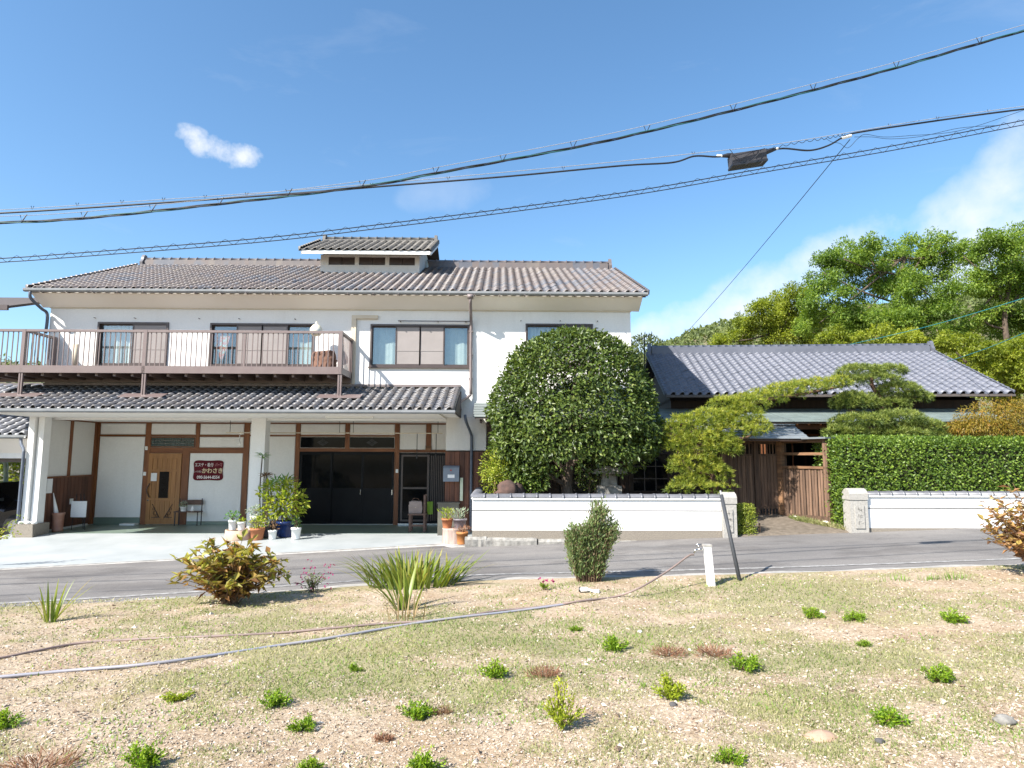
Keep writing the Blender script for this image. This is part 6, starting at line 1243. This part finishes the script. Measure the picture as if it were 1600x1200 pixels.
sword_clump('tuft of fresh grass at the road edge, nearest the autumn shrub', 1490, 905, 60, 14, .20, M['lf_grass_g'], .009, name='grass_tuft', cat='grass tuft', lean=(.05, .4))
sword_clump('tuft of fresh grass at the road edge, middle one of three', 1452, 906, 40, 12, .14, M['lf_grass_g'], .009, name='grass_tuft', cat='grass tuft', lean=(.05, .4))
sword_clump('tuft of thin grass at the road edge, nearest the tap post', 1400, 907, 40, 11, .22, M['lf_grass_g'], .009, name='grass_tuft', cat='grass tuft', lean=(.05, .4))

# small dwarf conifers
def conifer(label, px, py, rpx, mt='lf_conifer', tall=.52, n=900, sparse=1.0):
    b = on_lawn(px, py+rpx*.55); r = rpx*b[1]/1000*rng.uniform(1.05, 1.35); tall *= rng.uniform(.75, 1.3); t = thing('dwarf_conifer', label, 'dwarf conifer', tuple(b), 'dwarf conifers on the lawn'); P, D = [], []; mb = MB(); ns = int(16*sparse)
    for i in range(ns):
        a = rng.random()*2*np.pi; q = rng.random()**.5; e = b+np.array([r*q*math.cos(a), r*.8*q*math.sin(a), r*tall*(1.15-.75*q*q)*rng.uniform(.8, 1.5)]); mb.tube([b, e], [.005, .002], 4)
        for k in range(int(n/16)):
            u = .3+.75*rng.random(); P.append(b*(1-u)+e*u+.09*r*rng.standard_normal(3)); D.append(unit(e-b+.7*r*rng.standard_normal(3)))
    P = np.array(P); P[:, 2] = np.maximum(P[:, 2], b[2]+.004); k = len(P); mb.build('stem', M['twig'], t); hgt = (P[:, 2]-b[2])/(r*1.2)
    leaves('foliage', P, D, rdir(k), r*.17*(.6+.8*rng.random(k)), r*.085, M[mt], t, rnd=np.clip(.25+.45*hgt+.2*rng.standard_normal(k), 0, 1)); return t
for a in [('big lime conifer at the bottom edge below the nearer hose', 222, 1182, 32), ('lime conifer left of a smaller one, below the nearer hose end', 427, 1090, 21), ('yellowish lime conifer just below the one beside the hoses', 473, 1128, 20), ('tiny lime conifer nearest the two hoses', 553, 1042, 11), ('bushy green conifer with dry twigs beside it, middle of the lawn', 650, 1108, 23), ('flat green conifer above the bushy one in the middle of the lawn', 772, 1047, 22), ('lime conifer cut by the bottom edge below the bushy one', 662, 1192, 26), ('dark green conifer just showing at the bottom edge', 487, 1196, 17), ('round green conifer before the pair of dry red weeds', 960, 1005, 17), ('round lime conifer right of the dry red weeds', 1165, 1037, 20), ('small lime conifer at the bottom edge below the yellow ones', 1138, 1180, 21), ('bright lime conifer on the stony patch at the right of the lawn', 1386, 1116, 25), ('spreading lime conifer above the stony patch', 1466, 1052, 24), ('lime conifer cut by the side edge of the picture', 6, 1126, 19), ('tiny green conifer in the grass above the stony patch', 1350, 1004, 11), ('dull green conifer near the road edge beyond the tiny one', 1335, 961, 16), ('sparse dull conifer near the road edge beside a white pebble', 1270, 958, 14), ('flat green conifer near the road edge, last before the picture edge', 1490, 963, 17), ('tiny conifer in the grass just below the hose bend', 900, 981, 9)]: conifer(*a)
conifer('pointed yellow-lime conifer shaped like a little tree', 877, 1126, 22, 'lf_conifer_y', tall=1.25); conifer('yellow-lime conifer in the gravel behind a dark pebble', 1050, 1080, 23, 'lf_conifer_y'); conifer('sparse yellow conifer in the grass below the blue hose', 278, 1081, 21, 'lf_conifer_y', tall=.4, sparse=.7)
def weed(label, px, py, rpx, mt='lf_red'):
    b = on_lawn(px, py+rpx*.4); r = rpx*b[1]/1000; t = thing('dry_weed', label, 'weed', tuple(b), 'dry weeds on the lawn'); n = 260; a = rng.random(n)*2*np.pi; q = rng.random(n)**.6
    P = b+np.stack([r*q*np.cos(a)*.8, r*.6*q*np.sin(a), r*.25*rng.random(n)], 1); leaves('foliage', P, unit(np.stack([np.cos(a), np.sin(a)*.5, .9+0*a], 1)+.8*rdir(n)), rdir(n), r*.32*(.5+rng.random(n)), .006, M[mt], t)
    mb = MB()
    for i in range(9): mb.tube([b, b+np.array([r*rng.uniform(-.8, .8), r*.4*rng.uniform(-1, 1), r*.5*rng.random()])], [.004, .0015], 4)
    mb.build('stem', M['twig'], t)
for a in [('dry reddish weed in the gravel behind the round green conifer, first of a pair', 1045, 1013, 30), ('dry reddish weed in the gravel, second of the pair nearer the lime conifer', 1115, 1013, 32), ('dry brown weed left of the round green conifer', 850, 1045, 30), ('dry weed beside the bushy green conifer', 688, 1108, 20, 'lf_dry'), ('big dry reddish weed in the bottom corner of the lawn', 60, 1185, 60), ('small dry red weed between the bushy conifer and the bottom edge', 600, 1150, 16)]: weed(*a)
rock('flat tan stone half buried in the grass near the bottom edge', on_lawn(1285, 1150)+np.array([0, 0, -.02]), (.11, .08, .05), mat('tan_stone', (.42, .28, .2), (.35, .23, .16), rough=.95, scale=30), 'stone', 'stone')
for i, (px, py, r, lb) in enumerate([(1052, 1102, .022, 'dark pebble below the yellow-lime conifer in the gravel'), (868, 1075, .018, 'dark pebble above the pointed yellow-lime conifer'), (1375, 1160, .022, 'dark pebble in the grass below the bright lime conifer'), (1570, 1130, .05, 'grey stone on the stony patch at the picture edge'), (1000, 988, .02, 'white pebble in the grass before the round green conifer'), (1285, 957, .025, 'white pebble beside the sparse dull conifer')]):
    rock(lb, on_lawn(px, py)+np.array([0, 0, r*.3]), (r*1.2, r, r*.7), M['white'] if 'white' in lb else mat('dark_pebble', (.09, .085, .085), rough=.9) if 'dark' in lb else M['stone'], 'pebble', 'pebble')

# ------------------------------------------------------------------ gravel chips and grass of the lawn
def view_points(n, ymin=2.6, ymax=9.15):
    u = rng.random(n); y = 1/(1/ymin+(1/ymax-1/ymin)*u); x = rng.uniform(-1.45, 1.45, n)*y*.92; return x, y
n = 190000; x, y = view_points(n); g = grassiness(x, y)+.1*rng.random(n); k = g < .76; x, y = x[k], y[k]; n = len(x); z = zlawn(x, y); s = (.003+.0075*rng.random(n)**2.4)*(.7+.07*y); s[rng.random(n) < .012] *= 2.2
c = np.stack([x, y, z+s*.2], 1); base = np.array([(1, 0, 0), (-.3, .8, .1), (-.8, -.5, 0), (.2, -.1, .75), (.1, .1, -.5)]); V = np.zeros((n, 5, 3)); a = rng.random(n)*2*np.pi
for i in range(5):
    q = base[i]+.35*rng.standard_normal((n, 3)); V[:, i, 0] = c[:, 0]+s*1.3*(q[:, 0]*np.cos(a)-q[:, 1]*np.sin(a)); V[:, i, 1] = c[:, 1]+s*1.3*(q[:, 0]*np.sin(a)+q[:, 1]*np.cos(a)); V[:, i, 2] = c[:, 2]+s*q[:, 2]*.8
tri = np.array([(0, 1, 3), (1, 2, 3), (2, 0, 3), (1, 0, 4), (2, 1, 4), (0, 2, 4)]); F = (np.arange(n)[:, None, None]*5+tri[None]).reshape(-1, 3)
M['chip'] = leaf_mat('gravel_and_bark_chip', [(.081, .054, .038), (.234, .167, .117), (.378, .297, .225), (.486, .410, .324), (.594, .531, .459)], 0.0, .95, .2)
o = put('gravel', np_mesh('gravel', V.reshape(-1, 3), F, False, np.repeat(rng.beta(2.2, 1.6, n), 5)), M['chip']); tag(o, 'tan gravel and bark chips strewn over the lawn soil', 'gravel', kind='stuff')
n = 285000; x, y = view_points(n); g = grassiness(x, y)+.12*rng.standard_normal(n)*.6; k = g > .54; x, y = x[k], y[k]; n = len(x); z = zlawn(x, y)
D = unit(np.stack([.55*rng.standard_normal(n), .55*rng.standard_normal(n), np.ones(n)*.8], 1)); L = (.014+.024*rng.random(n))*(.7+.05*y); P = np.stack([x, y, z-.003], 1)
S = unit(np.stack([rng.standard_normal(n), rng.standard_normal(n)*.3, 0*x], 1)); w = (.0022+.0006*y)[:, None]
V = np.stack([P-S*w, P+S*w, P+D*L[:, None]], 1).reshape(-1, 3); r = np.clip(.48+.9*(vnoise(x*.8, y*1.1, 21)-.5)+.28*rng.standard_normal(n), 0, 1); L *= np.where(rng.random(n) < .03, 2.2, 1.0)*(.7+.7*vnoise(x*2.2, y*2.2, 41))
o = put('grass', np_mesh('grass', V, np.arange(3*n).reshape(n, 3), False, np.repeat(r, 3)), M['lf_grass']); tag(o, 'short half-dry grass growing in patches on the lawn', 'grass', kind='stuff')
n = 40000; x, y = view_points(n); k = vnoise(x*1.3+31, y*2.0, 33)+.25*vnoise(x*5, y*5, 3) > .84; x, y = x[k], y[k]; n = len(x); z = zlawn(x, y)
if n:
    D = unit(np.stack([.5*rng.standard_normal(n), .5*rng.standard_normal(n), np.ones(n)*.8], 1)); L = (.016+.024*rng.random(n))*(.7+.05*y); P = np.stack([x, y, z-.003], 1); S = unit(np.stack([rng.standard_normal(n), rng.standard_normal(n)*.3, 0*x], 1)); w = (.003+.0008*y)[:, None]
    V = np.stack([P-S*w, P+S*w, P+D*L[:, None]], 1).reshape(-1, 3); o = put('grass', np_mesh('grass', V, np.arange(3*n).reshape(n, 3), False, np.repeat(rng.random(n), 3)), M['lf_grass_g']); tag(o, 'fresh green grass patches among the half-dry lawn', 'grass', kind='stuff')

# straw and weeds on the bank under the board fence
n = 2600; u = rng.random(n); x = fa[0]+(fb[0]+.15-fa[0])*u; y = (YK-.35)*(1-u)+13.75*u-.35*rng.random(n); z = zroad(np.clip(x, -1, 12))+.03+.22*np.clip((y-13.5)/2, 0, 1)
D = unit(np.stack([.8*rng.standard_normal(n), .6*rng.standard_normal(n), np.ones(n)*.7], 1)); P = np.stack([x, y, z-.01], 1)
o = leaves('grass', P, D, rdir(n), .10*(.5+rng.random(n)), .010, M['lf_grass'], None, rnd=np.clip(.25+.75*u+.25*rng.standard_normal(n), 0, 1)); tag(o, 'straw and weeds on the bank below the board fence', 'grass', kind='stuff')
